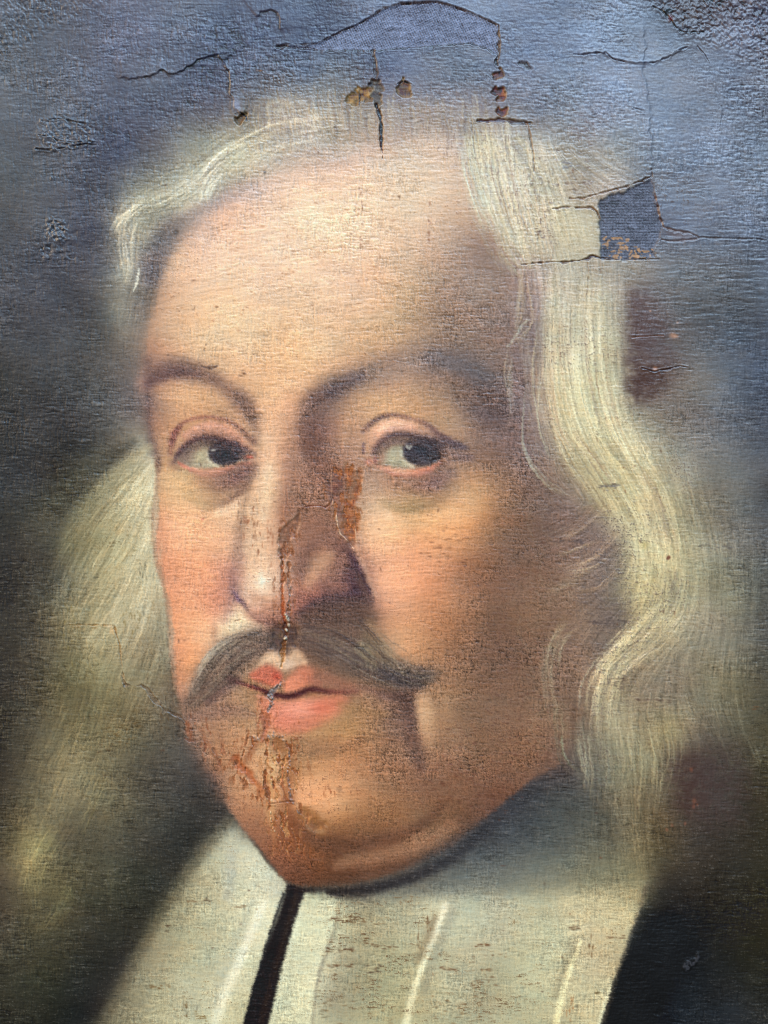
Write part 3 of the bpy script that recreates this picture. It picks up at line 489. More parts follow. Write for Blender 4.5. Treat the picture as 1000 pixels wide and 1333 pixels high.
wisps([[(934,887),(937,955)],[(971,955),(994,1000)],[(940,700),(946,790),(940,860)],[(900,640),(918,720),(920,800)],[(960,900),(974,960)]], [(150,146,118),(138,134,110)], n=4, off=6, op=(.06,.2))
wisps([[(724,360),(722,430),(728,500),(742,560),(776,620)],[(740,360),(738,440),(744,510),(762,570),(800,630),(826,680)],[(756,380),(754,460),(764,530),(786,590),(822,650)],[(776,390),(776,470),(790,540),(818,600),(850,660)],[(734,420),(732,490),(744,550),(780,610)],[(800,430),(802,500),(822,560),(850,610)]], LIGHT + [(226,214,172)], n=5, off=4.5, op=(.12,.36))
wisps([[(736,380),(734,450),(742,520)],[(764,400),(766,480),(780,560)],[(786,420),(790,500),(812,580)],[(820,600),(850,650),(866,710)],[(744,560),(780,606),(810,650)]], [(150,132,106),(140,122,100)], n=5, off=6, op=(.2,.5), relief=-.2)
wisps([[(840,640),(862,690),(866,740),(850,790)],[(856,640),(880,700),(882,760)],[(826,680),(840,730),(836,780)]], LIGHT, n=5, off=5, op=(.12,.34))
wisps([[(606,180),(616,230),(636,290)],[(626,170),(636,230),(656,300)],[(646,180),(654,240),(674,310)],[(664,190),(672,250),(692,320)],[(684,210),(690,270),(704,330)],[(704,240),(710,290),(722,330)]], [(224,214,186),(212,202,172),(160,142,122),(176,158,136)], n=9, off=5, op=(.25,.6))
for x_ in range(330, 690, 9):          # thin hair over the crown, dragged upright across the weave
    y_ = np.interp(x_, [330, 420, 500, 600, 690], [136, 120, 128, 130, 160]); L_ = np.interp(x_, [330, 440, 520, 690], [40, 56, 46, 50])
    wisps([[(x_, y_), (x_ + 2, y_ + L_ * .5), (x_ + 5, y_ + L_)]], [(206,196,168),(188,178,158),(120,110,108),(150,140,132)], n=3, off=7, op=(.12,.4), w=(.5,1.2), relief=.15)
# and of the locks on the left
wisps([[(196,596),(170,630),(140,660),(112,700)],[(198,620),(176,660),(140,710),(108,760)],[(196,660),(180,710),(150,760),(112,800)],[(190,720),(170,770),(140,810),(110,850)],[(204,770),(190,820),(160,870)],[(150,640),(120,680),(92,730)],[(130,720),(104,770),(84,820)]], [(212,204,170),(198,190,152),(130,118,84),(150,136,100),(110,100,72)], n=8, off=9, op=(.14,.38), w=(.5,1.3))
wisps([[(150,880),(130,940),(104,990)],[(120,880),(104,940),(80,1000)],[(180,880),(170,930),(140,980)],[(100,960),(80,1020),(60,1070)],[(140,960),(120,1020),(100,1070)]], [(160,148,112),(98,88,64),(142,130,98)], n=8, off=9, op=(.15,.4), w=(.5,1.2))
wisps([[(74,1076),(52,1104),(40,1140)],[(66,1084),(44,1120),(34,1160)],[(82,1090),(60,1124),(52,1160)],[(92,1150),(80,1184),(58,1218)],[(84,1160),(70,1192),(50,1216)],[(56,1120),(46,1160),(54,1190)]], [(150,142,102),(136,128,92),(124,116,84)], n=4, off=4, op=(.15,.38))
wisps([[(152,292),(172,270),(206,254),(236,240)],[(150,304),(162,282),(190,264)],[(170,280),(160,310),(166,350)],[(184,276),(174,310),(176,350)],[(230,254),(262,232),(286,206),(316,188)],[(240,262),(270,240),(294,214)],[(300,196),(340,172),(384,160),(430,166)],[(320,206),(366,184),(410,176)],[(264,262),(274,240),(288,220)],[(272,264),(282,244),(294,226)]], [(224,220,192),(210,204,174),(150,142,128),(230,228,204)], n=6, off=4, op=(.2,.5))
# dark of the curl against the cheek
for x_, y_, a_, b_ in ((790,740,16,24),(796,800,20,18),(770,770,14,20),(784,840,14,12),(770,690,14,18)):
    dab(x_, y_, a_, b_, (98,86,86), .35)
# mass on the left
hairs([(196,600),(168,640),(130,690),(100,750),(86,820)], [10,26,36,40,36], 520, OLIV + [(190,190,164)], .34, length=(.08,.26), wob=4, relief=.2)
hairs([(198,630),(190,700),(170,760),(140,820),(110,900)], [6,14,26,36,40], 620, [(192,192,168),(176,176,150),(158,156,128),(138,134,104)], .36, length=(.08,.25), wob=4, relief=.2)
hairs([(206,760),(206,820),(190,880),(160,950)], [8,14,26,34], 360, [(176,176,156),(156,154,134),(134,130,108),(112,108,90)], .34, length=(.12,.35), wob=4, relief=.15)
hairs([(120,880),(110,950),(90,1010),(60,1080)], [44,44,44,36], 360, [(136,130,102),(118,112,90),(98,94,78),(150,144,112)], .26, length=(.1,.3), wob=5)
hairs([(74,1076),(52,1104),(40,1140),(48,1180)], [14,16,14,12], 110, [(126,122,88),(112,108,80),(140,134,98)], .28, length=(.2,.5), wob=3, relief=.15)
hairs([(90,1150),(80,1180),(56,1220)], [9,10,9], 60, [(118,112,82),(106,100,76),(132,126,94)], .28, length=(.25,.6), wob=3, relief=.15)
hairs([(150,1110),(146,1140),(140,1170)], [10,10,8], 26, [(104,98,86),(90,86,76)], .3, length=(.3,.7), wob=3)
hairs([(100,780),(92,800),(90,830)], [8,8,6], 26, [(176,170,136),(160,154,120)], .4, length=(.4,.8), wob=2)

# ---------------------------------------------------------------- folds of the linen
stroke([(343,1175),(326,1215),(308,1258),(290,1300),(276,1345)], [5,6,6,7,7], [(228,226,200),(236,232,206),(240,236,206),(238,232,200)], .9, .7)
stroke([(330,1170),(312,1215),(296,1258),(276,1310)], [5,6,6,6], (180,180,158), .45, 1)
stroke([(302,1110),(300,1140),(296,1165)], [7,8,7], (176,176,164), .45, 1)
shape([(399,1163),(418,1160),(440,1172),(434,1205),(420,1240),(410,1275),(404,1333),(398,1400),(336,1400),(352,1333),(367,1266),(386,1197)], (206,206,174), .65, 2, False)
stroke([(400,1166),(388,1197),(369,1264),(353,1333)], 3, [(214,214,184),(222,222,192),(214,216,188),(206,208,180)], .6, .9)
stroke([(441,1175),(436,1208),(424,1242),(413,1280),(407,1333)], [2,2.4,2.4,2,2], [(150,140,116),(140,132,112),(128,124,112),(140,138,122)], .55, 1)
stroke([(434,1178),(430,1204),(417,1240),(407,1276),(401,1333)], 3, (218,218,186), .6, 1)
stroke([(580,1178),(570,1205),(556,1240),(544,1275),(536,1300),(526,1345)], [4,4.5,4,4,4.5,5], [(220,214,184),(236,230,198),(238,232,198),(232,226,192),(228,222,188)], .95, .6)
stroke([(566,1196),(556,1225),(545,1250)], [4,6,5], (134,116,90), .6, 1)
stroke([(590,1185),(578,1215),(566,1245),(552,1290)], [5,5,5,5], (150,146,126), .55, 1)
stroke([(757,1224),(748,1246),(738,1272),(731,1298),(722,1345)], [1.6,2.6,4,4,4], [(210,200,160),(232,220,174),(236,224,178),(232,218,172),(226,212,164)], .95, .6)
stroke([(747,1235),(736,1262),(724,1295)], 5, (140,130,104), .5, 1)
stroke([(794,1286),(788,1306),(778,1340)], [1.4,2.2,2.6], (228,222,184), .8, .7)
stroke([(842,1152),(826,1205),(806,1262),(786,1330)], 2.4, (110,98,80), .45, 1)
stroke([(840,1160),(862,1150)], 5, (70,62,52), .4, 1)
stroke([(302,1068),(270,1102),(236,1152),(201,1208),(166,1272),(132,1336)], 6, (100,90,74), .4, 1)

# ---------------------------------------------------------------- bristle marks along the flow of the hair
PT = []; TG = []
for G in GUIDES:
    t = np.gradient(G, axis=0); a = np.arctan2(t[:, 1], t[:, 0]); PT.append(G); TG.append(np.stack([np.cos(2 * a), np.sin(2 * a)], 1))
PT = np.vstack(PT); TG = np.vstack(TG)
cx, cy = np.arange(-60, 1080, 20.0), np.arange(-60, 1420, 20.0)
flow = np.zeros((len(cy), len(cx), 2))
for j, yy in enumerate(cy):
    w = 1 / ((cx[:, None] - PT[None, :, 0]) ** 2 + (yy - PT[None, :, 1]) ** 2 + 120.0) ** 1.3
    flow[j] = (w @ TG) / w.sum(1, keepdims=True)
fx = np.clip((XS - cx[0]) / 20.0, 0, len(cx) - 1.01); fy = np.clip((YS - cy[0]) / 20.0, 0, len(cy) - 1.01)
ix, iy = fx.astype(int), fy.astype(int); tx, ty = (fx - ix)[None, :, None], (fy - iy)[:, None, None]
g_ = lambda a, b: flow[iy + a][:, ix + b]
fl = (g_(0, 0) * (1 - tx) + g_(0, 1) * tx) * (1 - ty) + (g_(1, 0) * (1 - tx) + g_(1, 1) * tx) * ty
th_ = .5 * np.arctan2(fl[..., 1], fl[..., 0]); ca_, sa_ = np.cos(th_).astype(np.float32), np.sin(th_).astype(np.float32)
def bristle(seed, steps):
    n = np.random.default_rng(seed).standard_normal((NY, NX)).astype(np.float32); acc = n.copy()
    for sg in (-1, 1):
        px, py = np.meshgrid(np.arange(NX, dtype=np.float32), np.arange(NY, dtype=np.float32)); lx, ly = ca_ * sg, sa_ * sg
        for k in range(steps):
            px = px + lx; py = py + ly
            ii = np.clip(px.astype(np.int32), 0, NX - 1); jj = np.clip(py.astype(np.int32), 0, NY - 1)
            acc += n[jj, ii]
            c2, s2 = ca_[jj, ii], sa_[jj, ii]; fsg = np.where(c2 * lx + s2 * ly < 0, -1, 1); lx, ly = c2 * fsg, s2 * fsg
    return acc / acc.std()
HAIR_R = [(590,160),(640,150),(700,170),(790,200),(850,236),(782,262),(782,336),(830,350),(822,520),(880,590),(940,640),(990,740),(990,860),(970,960),(890,990),(868,1060),(850,1140),(790,1130),(740,1010),(700,990),(740,900),(735,800),(700,640),(680,500),(672,400),(640,300),(600,220)]
HAIR_L = [(200,578),(150,592),(105,640),(60,730),(40,850),(25,960),(10,1060),(15,1160),(50,1230),(100,1190),(150,1100),(190,1030),(230,960),(235,900),(222,800),(200,700)]
HAIR_T = [(146,300),(160,270),(200,246),(250,210),(290,170),(330,140),(400,118),(470,140),(500,180),(440,208),(340,228),(270,262),(225,300),(205,350),(190,420),(160,440),(150,380)]
hairzone = np.clip(full(*mask(HAIR_R, 12)) + full(*mask(HAIR_L, 14)) + full(*mask(HAIR_T, 10)), 0, 1)
br1, br2 = bristle(71, 16), blur(bristle(72, 26), .6); br2 /= br2.std()
hairzone *= np.where(X < 500, .75, 1.0)
IMG *= (1 + hairzone * (.042 * br1 + .042 * br2))[..., None]
HGT += hairzone * (.05 * br1 + .07 * br2)

for ex_, ey_ in ((280, 593), (534, 591)):
    sl = window(ex_ - 75, ex_ + 75, ey_ - 45, ey_ + 45); sub_ = IMG[sl].copy(); h_, w_ = sub_.shape[:2]
    fo = np.exp(-((X[sl] - ex_) / 44) ** 4 - ((Y[sl] - ey_) / 26) ** 4)
    sy = np.arange(h_)[:, None] + (Y[sl] - ey_) * (1 / .86 - 1) * fo / STEP
    y0 = np.clip(np.floor(sy).astype(int), 0, h_ - 2); t_ = np.clip(sy - y0, 0, 1)[..., None]; xi = np.arange(w_)[None].repeat(h_, 0)
    IMG[sl] = sub_[y0, xi] * (1 - t_) + sub_[y0 + 1, xi] * t_
# ---------------------------------------------------------------- matching the mixed paint to patches of the old picture
# (x, y, r, g, b): colour seen, sheen included, over a small patch there; each film of paint is glazed towards its own patches
P_OUT = [(40,23,105,112,128),(150,43,112,120,145),(270,33,105,118,145),(420,23,102,116,145),(700,43,130,147,180),(810,33,140,160,192),(970,33,132,144,172),(40,133,106,112,126),(220,133,98,106,128),(410,83,110,124,150),(590,93,120,132,155),(740,113,138,153,180),(850,150,140,158,188),(960,173,128,143,170),(940,263,128,140,165),(960,373,98,106,120),(40,263,98,102,112),(80,383,82,84,94),(40,450,78,79,82),(40,543,66,66,67),(130,523,88,88,88),(30,643,68,68,66),(940,483,104,110,118),(960,603,110,112,113),(970,763,112,112,100),
(260,238,206,202,182),(400,168,195,185,170),(660,243,215,206,184),(760,303,200,194,172),(750,423,200,192,166),(750,533,216,208,170),(850,693,200,190,152),(910,823,152,145,124),(170,643,208,195,156),(100,703,135,128,98),(180,783,192,182,148),(40,853,84,78,66),(100,900,112,104,76),(180,903,138,126,97),(80,1013,134,124,95),(220,1003,82,78,71),(160,1153,66,66,54),(40,1203,88,82,62),(80,1303,44,46,40),(900,1303,32,36,40),(720,1093,90,94,90),(820,1053,124,114,90),(930,1023,78,72,68),(920,1143,56,52,46),(840,933,150,138,110),(940,933,116,110,92),(780,783,130,114,102),(695,422,165,150,140),
(100,602,72,71,64),(165,592,142,135,115),(55,742,76,73,64),(145,482,102,98,95),(15,952,70,66,56),(145,1062,104,98,78),(235,1082,58,58,54),(135,362,112,111,110),(205,321,126,120,118),(167,322,165,160,146),(495,152,170,162,156),(575,142,150,147,150),(775,182,158,162,172),(842,442,108,98,100),(895,562,128,125,120),(755,652,148,130,112),(935,682,130,126,112),(775,1002,126,122,106),(985,882,98,94,80),(665,1148,126,128,116),(845,1232,22,24,27),(10,1100,98,90,68),(985,1202,46,44,32),(790,72,138,154,184),(850,95,141,157,185),(900,190,131,146,174),(900,110,133,147,173)]
P_FACE = [(300,330,240,203,168),(350,340,244,208,173),(450,380,232,195,158),(640,860,138,105,85),(250,720,232,170,130),(400,243,236,204,172),(560,233,222,200,176),(600,343,176,150,134),(655,372,172,152,140),(560,403,178,148,124),(635,442,158,132,118),(280,423,236,202,158),(345,502,228,184,144),(260,518,216,170,130),(510,523,212,170,132),(640,583,144,116,104),(245,662,232,182,138),(400,632,152,114,96),(620,653,218,168,124),(530,743,236,170,130),(620,743,158,114,88),(710,793,148,116,94),(560,813,196,140,102),(255,802,238,172,130),(660,933,150,114,90),(450,973,182,134,96),(560,1013,150,110,86),(420,1033,220,162,116),(460,1108,120,86,64),(580,1078,136,102,78),(305,962,186,140,105),(325,1042,190,140,104),(715,942,150,118,94),(650,699,148,114,91),(600,699,220,160,114),(625,699,178,132,98)]
P_LIN = [(700,1240,188,190,158),(250,1243,178,178,148),(395,1252,212,216,184),(480,1283,165,165,135),(620,1203,184,186,160),(790,1203,194,186,150)]
P_OUT = [(x, y, r * .935, g * .93, b * .90) if (b > r and y < 420) else (x, y, r, g, b) for x, y, r, g, b in P_OUT]
P_FACE = [(x, y, r, g, b + 5) if (y < 450 and x < 560) else (x, y, r, g, b) for x, y, r, g, b in P_FACE]
P_LIN = [(x, y, r + 4, g, b - 3) for x, y, r, g, b in P_LIN]
def glaze(patches, where):
    S = []
    for x, y, r, g, b in patches:
        sl = window(x - 14, x + 14, y - 6, y + 6); w = where[sl][..., None] + 1e-4
        m = (IMG[sl] * w).sum((0, 1)) / w.sum()
        q = np.clip(np.array([r, g, b]) / 255.0 * 1.025 / m, .6, 1.9)
        S.append((x, y, *(np.log(q) * 100 + 100)))
    return S
def ratio(patches, where, reach=26.0):
    """smooth glaze factor: every patch pulls the paint round it, nearer ones harder"""
    S = np.array(glaze(patches, where))
    gx = np.arange(XS[0] - 12, XS[-1] + 24, 12.0); gy = np.arange(YS[0] - 12, YS[-1] + 24, 12.0)
    out = np.zeros((len(gy), len(gx), 3))
    for q, yy in enumerate(gy):
        w = ((gx[:, None] - S[None, :, 0]) ** 2 + (yy - S[None, :, 1]) ** 2 + reach ** 2) ** -1.6
        out[q] = (w @ (S[:, 2:5] - 100)) / w.sum(1, keepdims=True)
    fx = (XS - gx[0]) / 12.0; fy = (YS - gy[0]) / 12.0
    ix, iy = fx.astype(int), fy.astype(int); tx, ty = (fx - ix)[None, :, None], (fy - iy)[:, None, None]
    g = lambda a, b: out[iy + a][:, ix + b]
    r = (g(0, 0) * (1 - tx) + g(0, 1) * tx) * (1 - ty) + (g(1, 0) * (1 - tx) + g(1, 1) * tx) * ty
    return np.exp(np.clip(r, -55, 65) / 100).astype(np.float32)
wF = np.clip(mF, 0, 1); wL = np.clip(mL + mR, 0, 1) * (1 - wF); wO = 1 - np.clip(wF + wL, 0, 1)
FEAT = np.zeros((NY, NX), np.float32)
for p_ in (EYE_L, EYE_R, MOUST_L, MOUST_R, [(306,888),(330,872),(348,862),(368,870),(384,868),(412,866),(440,879),(470,896),(448,920),(414,948),(384,960),(356,952),(336,922),(318,896)]):
    FEAT = np.maximum(FEAT, full(*mask(p_, 4)))
for _ in range(3):
    rF = ratio(P_FACE, wF) ** (1 - .75 * FEAT)[..., None]
    IMG *= ratio(P_OUT, wO) * wO[..., None] + rF * wF[..., None] + ratio(P_LIN, wL) * wL[..., None]
IMG[:] = np.clip(IMG, .01, 1)
# ---------------------------------------------------------------- last modelling of the forms, wet over the glazes
stroke([(384,1080),(420,1100),(470,1104),(522,1090),(560,1066),(580,1044)], [7,8,8,7,6,5], (116,78,58), [.5,.65,.65,.6,.5,.3], 1)
stroke([(440,1126),(500,1114),(550,1098),(590,1074)], [6,8,8,6], (174,128,97), .55, 1)
dab(420,1036,42,22,(232,172,126),.45,0,1); dab(402,1030,16,14,(242,182,134),.45,0,1)
stroke([(372,972),(408,980),(446,976),(474,964)], [5,7,7,5], (148,106,76), .45, 1)
stroke([(524,908),(531,930),(538,956),(552,992)], [7,8,7,5], (106,79,69), [.65,.65,.55,.3], 1)
stroke([(551,914),(557,940),(561,968)], [6,8,6], (214,166,124), .25, 1)
stroke([(566,905),(574,940),(576,980)], [8,9,8], (150,110,84), .35, 1)
stroke([(410,528),(406,560),(410,592),(424,616)], [12,13,12,10], (116,86,76), [.4,.45,.4,.25], 1)
stroke([(600,500),(640,520),(664,552)], [16,18,14], (126,98,86), .35, 1)
stroke([(636,600),(664,660),(690,720)], [16,18,16], (140,108,88), .3, 1)
stroke([(200,486),(228,477),(256,482),(284,496)], [7,9,9,7], (112,88,82), .45, 1)
# pale edge of the lock on the left against the dark ground
stroke([(196,582),(164,606),(132,640),(104,682),(84,730)], [4,7,9,10,10], [(178,168,136),(172,162,128),(150,142,110),(132,124,94),(114,108,80)], [.5,.5,.45,.35,.2], 1)
stroke([(172,578),(136,604),(100,640),(70,684),(50,736)], [7,9,10,11,11], (66,65,61), [.5,.55,.5,.4,.2], 1)
stroke([(632,316),(646,370),(652,430)], [16,18,16], (146,119,107), .4, 1)
stroke([(430,178),(480,160),(540,150),(590,154),(620,166)], [12,15,15,14,10], [(178,168,152),(170,161,153),(160,153,150),(156,150,148),(164,158,150)], .55, 1)
for x_ in range(430, 640, 8):
    wisps([[(x_, 128), (x_ + 1, 152), (x_ + 4, 182)]], [(204,194,172),(186,176,160),(118,110,110),(146,138,134)], n=3, off=7, op=(.15,.42), w=(.5,1.2), relief=.15)
for q in range(9):                      # loose hairs crossing from the fall on to the cheek and temple
    y_ = 380 + q * 66
    wisps([[(700 + 6 * (q % 3), y_), (690 + 10 * (q % 2), y_ + 40), (706 + 4 * q, y_ + 84)]], [(176,148,122),(160,132,110),(190,166,136)], n=3, off=8, op=(.12,.34), w=(.4,.9), relief=.2)
# a thin brown scumble over the shadow side, and a last deepening of the darks
sh_ = full(*mask([(590,330),(670,340),(700,560),(745,760),(745,900),(720,1000),(600,1080),(520,1060),(560,960),(600,860),(640,740),(650,640),(610,540),(560,440)], 26))
IMG *= 1 - sh_[..., None] * np.array([.085, .065, .05], np.float32)
l_ = blur(IMG.mean(-1), 4 / STEP); IMG *= np.clip(np.maximum(l_, .05) / .5, .1, 1.5)[..., None] ** .07
stroke([(384,962),(410,966),(440,960)], [4,5,4], (146,104,76), .4, 1)
stroke([(330,776),(350,786),(364,792)], [6,7,5], (190,136,110), .35, 1)
IMG[:] = np.clip(IMG, .008, 1)
# ---------------------------------------------------------------- paint dragged over the weave, then age
def gather(dx, dy):
    jx = np.clip(np.round(np.arange(NX)[None] + dx), 0, NX - 1).astype(int); jy = np.clip(np.round(np.arange(NY)[:, None] + dy), 0, NY - 1).astype(int)
    return IMG[jy, jx]
TH, TV = noise(2.6, .5, 11), noise(.5, 2.6, 12)               # threads across and down
TH2, TV2 = noise(9, .6, 13), noise(.6, 9, 14)
FINE = noise(.5, .5, 15)
IMG[:] = .4 * IMG + .6 * gather(noise(1.2, .6, 21) * .9 * (1 - .5 * FEAT), noise(.6, 1.2, 22) * .9 * (1 - .5 * FEAT))
lum = IMG.mean(-1)
in_face, in_linen = np.clip(mF, 0, 1), np.clip(mL + mR, 0, 1)
top = sstep(420, 120, Y)
# broad dry-brush streaks following the forms
ang = np.where(Y < 460, -.12 + (X - 400) * .0006, .15 * np.sin(X * .01))
n0 = np.random.default_rng(31).standard_normal((NY, NX)).astype(np.float32); lic = np.zeros_like(n0)
ca, sa = np.cos(ang), np.sin(ang); I0, J0 = np.meshgrid(np.arange(NX), np.arange(NY))
for k in range(-9, 10):
    lic += n0[np.clip(np.round(J0 + k * sa * 1.1).astype(int), 0, NY - 1), np.clip(np.round(I0 + k * ca * 1.1).astype(int), 0, NX - 1)]
lic = blur(lic, .5); lic /= lic.std()
thin = np.clip(1.0 + .4 * noise(30, 24, 16) + .25 * noise(9, 7, 17), .45, 1.9)          # where the paint lies thin the threads show more
brown = in_face * sstep(.62, .42, lum)
weave = .40 * TH + .34 * TV + .16 * TH2 + .14 * TV2 + (.55 + .5 * brown) * FINE
amp = (.05 + .004 * in_face + .066 * brown + .045 * in_linen + .05 * (1 - in_face) * sstep(.66, .4, lum)) * thin * sstep(.04, .16, lum)
IMG *= (1 + amp * weave + .026 * in_face * (1 - brown) * lic + .03 * (1 - in_face) * sstep(.6, .4, lum) * lic * thin + .014 * MID)[..., None]
# warm and cool flicker of the thin paint
IMG *= 1 + .008 * noise(3, 1.2, 41)[..., None] * np.array([1, .2, -.8], np.float32) + .008 * noise(10, 6, 42)[..., None] * np.array([.8, -.2, -.8], np.float32)
# worn tops of the threads and dirt caught in the weave
dirt_zone = sstep(-.4, 1.4, noise(26, 20, 43) + .5 * noise(60, 60, 44))
def specks(zone, thr, a, col, src):
    m = sstep(thr, thr + .7, src) * zone * a; mixin((slice(None), slice(None)), m, rgb(col))
right_dark = sstep(520, 660, X) * sstep(560, 760, Y) * sstep(1080, 1000, Y)
specks(in_face * (.35 + .65 * dirt_zone) * (1 - .5 * top), 1.35, .42, (92,62,50), .7 * TH + .5 * FINE + .4 * TV)
specks(in_face * right_dark, .75, .40, (74,50,44), .55 * TH + .75 * FINE + .4 * TV)
specks(in_face * sstep(900, 980, Y), 1.1, .35, (86,52,40), .4 * TH + .75 * FINE + .6 * TV)
hair_r = sstep(640, 720, X) * (1 - in_face) * sstep(180, 260, Y) * sstep(1150, 1000, Y) * sstep(980, 880, X)
specks(hair_r * (.4 + .6 * dirt_zone), .85, .58, (92,80,74), .5 * TH + .7 * FINE + .45 * TV)
specks(sstep(700, 770, X) * sstep(640, 700, Y) * sstep(960, 880, Y) * sstep(860, 800, X), .5, .42, (84,74,74), .6 * TH + .7 * FINE + .3 * TV2)
hair_l = sstep(240, 200, X) * sstep(560, 640, Y) * sstep(1200, 1050, Y) * (1 - in_face)
specks(hair_l * (.4 + .6 * dirt_zone), .9, .52, (92,84,64), .4 * TH + .7 * FINE + .5 * TV)
specks(in_linen * (.15 + .85 * dirt_zone), 1.45, .5, (112,88,58), .8 * TH + .5 * FINE + .3 * TV)
wornband = full(*mask([(436,1190),(470,1172),(560,1190),(545,1250),(525,1333),(410,1333),(425,1250)], 10)) + full(*mask([(560,1240),(650,1220),(690,1260),(680,1333),(540,1333)], 16)) * .8
clus = sstep(-.1, 1.1, noise(9, 4, 45) + .5 * noise(24, 14, 46))
specks(np.clip(wornband, 0, 1) * (.25 + .75 * clus), .45, .6, (122,100,74), .75 * TH + .6 * FINE + .45 * TV)
specks(np.clip(wornband, 0, 1) * clus, .7, .6, (92,66,44), .8 * TH + .5 * FINE)
specks(in_linen * clus, 1.2, .45, (128,104,72), .7 * TH + .6 * FINE + .3 * TV)
crown = full(*mask([(320,120),(560,130),(700,170),(700,330),(600,230),(480,190),(330,220)], 18))
specks(np.clip(crown, 0, 1), .7, .45, (122,108,104), .45 * TH + .45 * FINE + .75 * TV)
specks(np.clip(crown, 0, 1), 1.0, .35, (206,192,160), .3 * TH - .6 * FINE - .75 * TV)
dk = (1 - in_face) * sstep(.46, .3, lum) * sstep(.08, .2, lum)
specks(dk, 1.5, .35, (128,124,118), .6 * TH + .8 * FINE)
specks(dk, 1.0, .35, (26,25,26), -.6 * TH + .8 * FINE)
# random pits of old dirt and small scuffs
pr = np.random.default_rng(51)
for _ in range(330):
    x_, y_ = pr.uniform(200, 900), pr.uniform(180, 1320)
    i_, j_ = np.searchsorted(XS, x_), np.searchsorted(YS, y_)
    if lum[j_, i_] < .33: continue
    r_ = pr.uniform(.5, 1.3); el = pr.uniform(1, 2.6)
    dab(x_, y_, r_ * el, r_, (78,54,44) if pr.random() < .7 else (110,70,50), pr.uniform(.2, .55), pr.choice([0, 0, 90]) + pr.uniform(-12, 12), .9)
for _ in range(70):
    x_, y_ = pr.uniform(0, 1000), pr.uniform(200, 1320)
    dab(x_, y_, pr.uniform(.6, 1.2), pr.uniform(.6, 1.1), (176,168,150), pr.uniform(.3, .6), 0, .5)
def threads(x, y, n, dx, dy, col, horiz=True):
    """a row of bared thread knots"""
    for k in range(n):
        p, q = x + pr.uniform(-1, 1) * dx, y + pr.normal() * dy
        a, b = pr.uniform(1.2, 3.6), pr.uniform(.7, 1.2)
        dab(p, q, a if horiz else b, b if horiz else a, col, pr.uniform(.2, .6), 0, .8)
threads(455,1196,22,26,1.5,(88,58,38)); threads(470,1200,14,30,3,(110,84,56)); threads(440,1236,16,22,1.4,(88,58,38)); threads(440,1257,16,20,1.3,(92,62,42)); threads(500,1232,20,18,2.4,(96,66,44)); threads(490,1262,14,12,5,(80,62,50))
threads(628,1231,12,12,1.3,(110,72,46)); threads(584,1262,12,12,1.6,(104,68,44)); threads(628,1262,10,12,1.5,(110,76,50)); threads(630,1280,18,18,6,(104,74,48)); threads(640,1245,8,26,5,(110,78,52)); threads(545,1225,10,2.5,6,(100,68,44),False); threads(558,1206,10,3,6,(104,72,46),False)
threads(478,1305,30,60,14,(128,102,70)); threads(600,1310,26,40,12,(128,100,68)); threads(420,1310,12,8,12,(120,110,84))
threads(742,1310,12,5,8,(176,124,78),False); threads(748,1206,8,5,4,(96,64,44)); threads(776,1293,6,3,3,(84,62,30)); threads(800,1220,8,14,1.2,(104,76,52)); threads(770,1232,8,4,8,(110,80,52),False)
threads(270,1171,6,4,2,(60,40,28)); threads(218,1209,5,2,3,(70,48,34)); threads(208,1285,14,14,2,(110,80,46)); threads(241,1312,10,3,6,(104,76,46),False); threads(262,1325,10,8,5,(128,96,50)); threads(255,1173,12,14,1,(128,104,74)); threads(312,1180,8,8,1.5,(128,96,66))
threads(272,478,14,13,1,(70,52,48)); threads(316,486,6,6,2,(110,80,62)); threads(280,540,6,10,6,(110,80,60))
threads(795,633,22,14,2,(92,86,84)); threads(740,705,16,22,1.5,(86,78,80)); threads(790,810,30,26,3,(84,74,74)); threads(850,911,16,22,1,(90,72,64)); threads(930,712,16,22,2,(92,88,84)); threads(806,888,10,8,3,(76,62,60)); threads(990,922,4,8,2,(110,74,48))
threads(620,1000,40,60,30,(100,62,50)); threads(600,1030,40,60,30,(96,62,48)); threads(690,900,60,50,80,(92,62,52))
threads(590,705,16,20,10,(120,78,56)); threads(605,732,4,3,3,(86,56,44)); threads(560,715,8,20,6,(120,80,60))
threads(160,690,10,20,10,(116,104,66)); threads(150,708,8,12,4,(110,92,60)); threads(125,748,6,5,3,(72,68,58)); threads(172,803,22,12,8,(128,110,66),False); threads(120,815,14,24,3,(130,104,64)); threads(165,945,30,24,12,(112,88,54)); threads(135,980,16,12,10,(92,74,54)); threads(200,930,16,20,14,(104,86,64),False); threads(187,750,14,6,16,(110,104,84),False); threads(215,845,20,8,24,(104,92,74),False); threads(90,800,16,8,20,(132,116,66),False)
threads(640,430,10,16,10,(108,80,72)); threads(480,610,3,6,2,(110,84,76)); threads(260,330,14,50,40,(176,122,86)); threads(420,300,50,110,70,(176,128,96)); threads(420,390,40,110,50,(170,122,88)); threads(470,280,12,3,20,(140,100,82),False); threads(560,300,10,3,20,(150,108,88),False)

# ---------------------------------------------------------------- relief of the sheet
HGT *= .9
HGT += (.075 * TH + .075 * TV + .035 * TH2 + .04 * TV2 + .05 * FINE) * (.5 + .5 * thin)
HGT += .35 * BIG + .12 * MID
HGT += in_face * .03 * lic
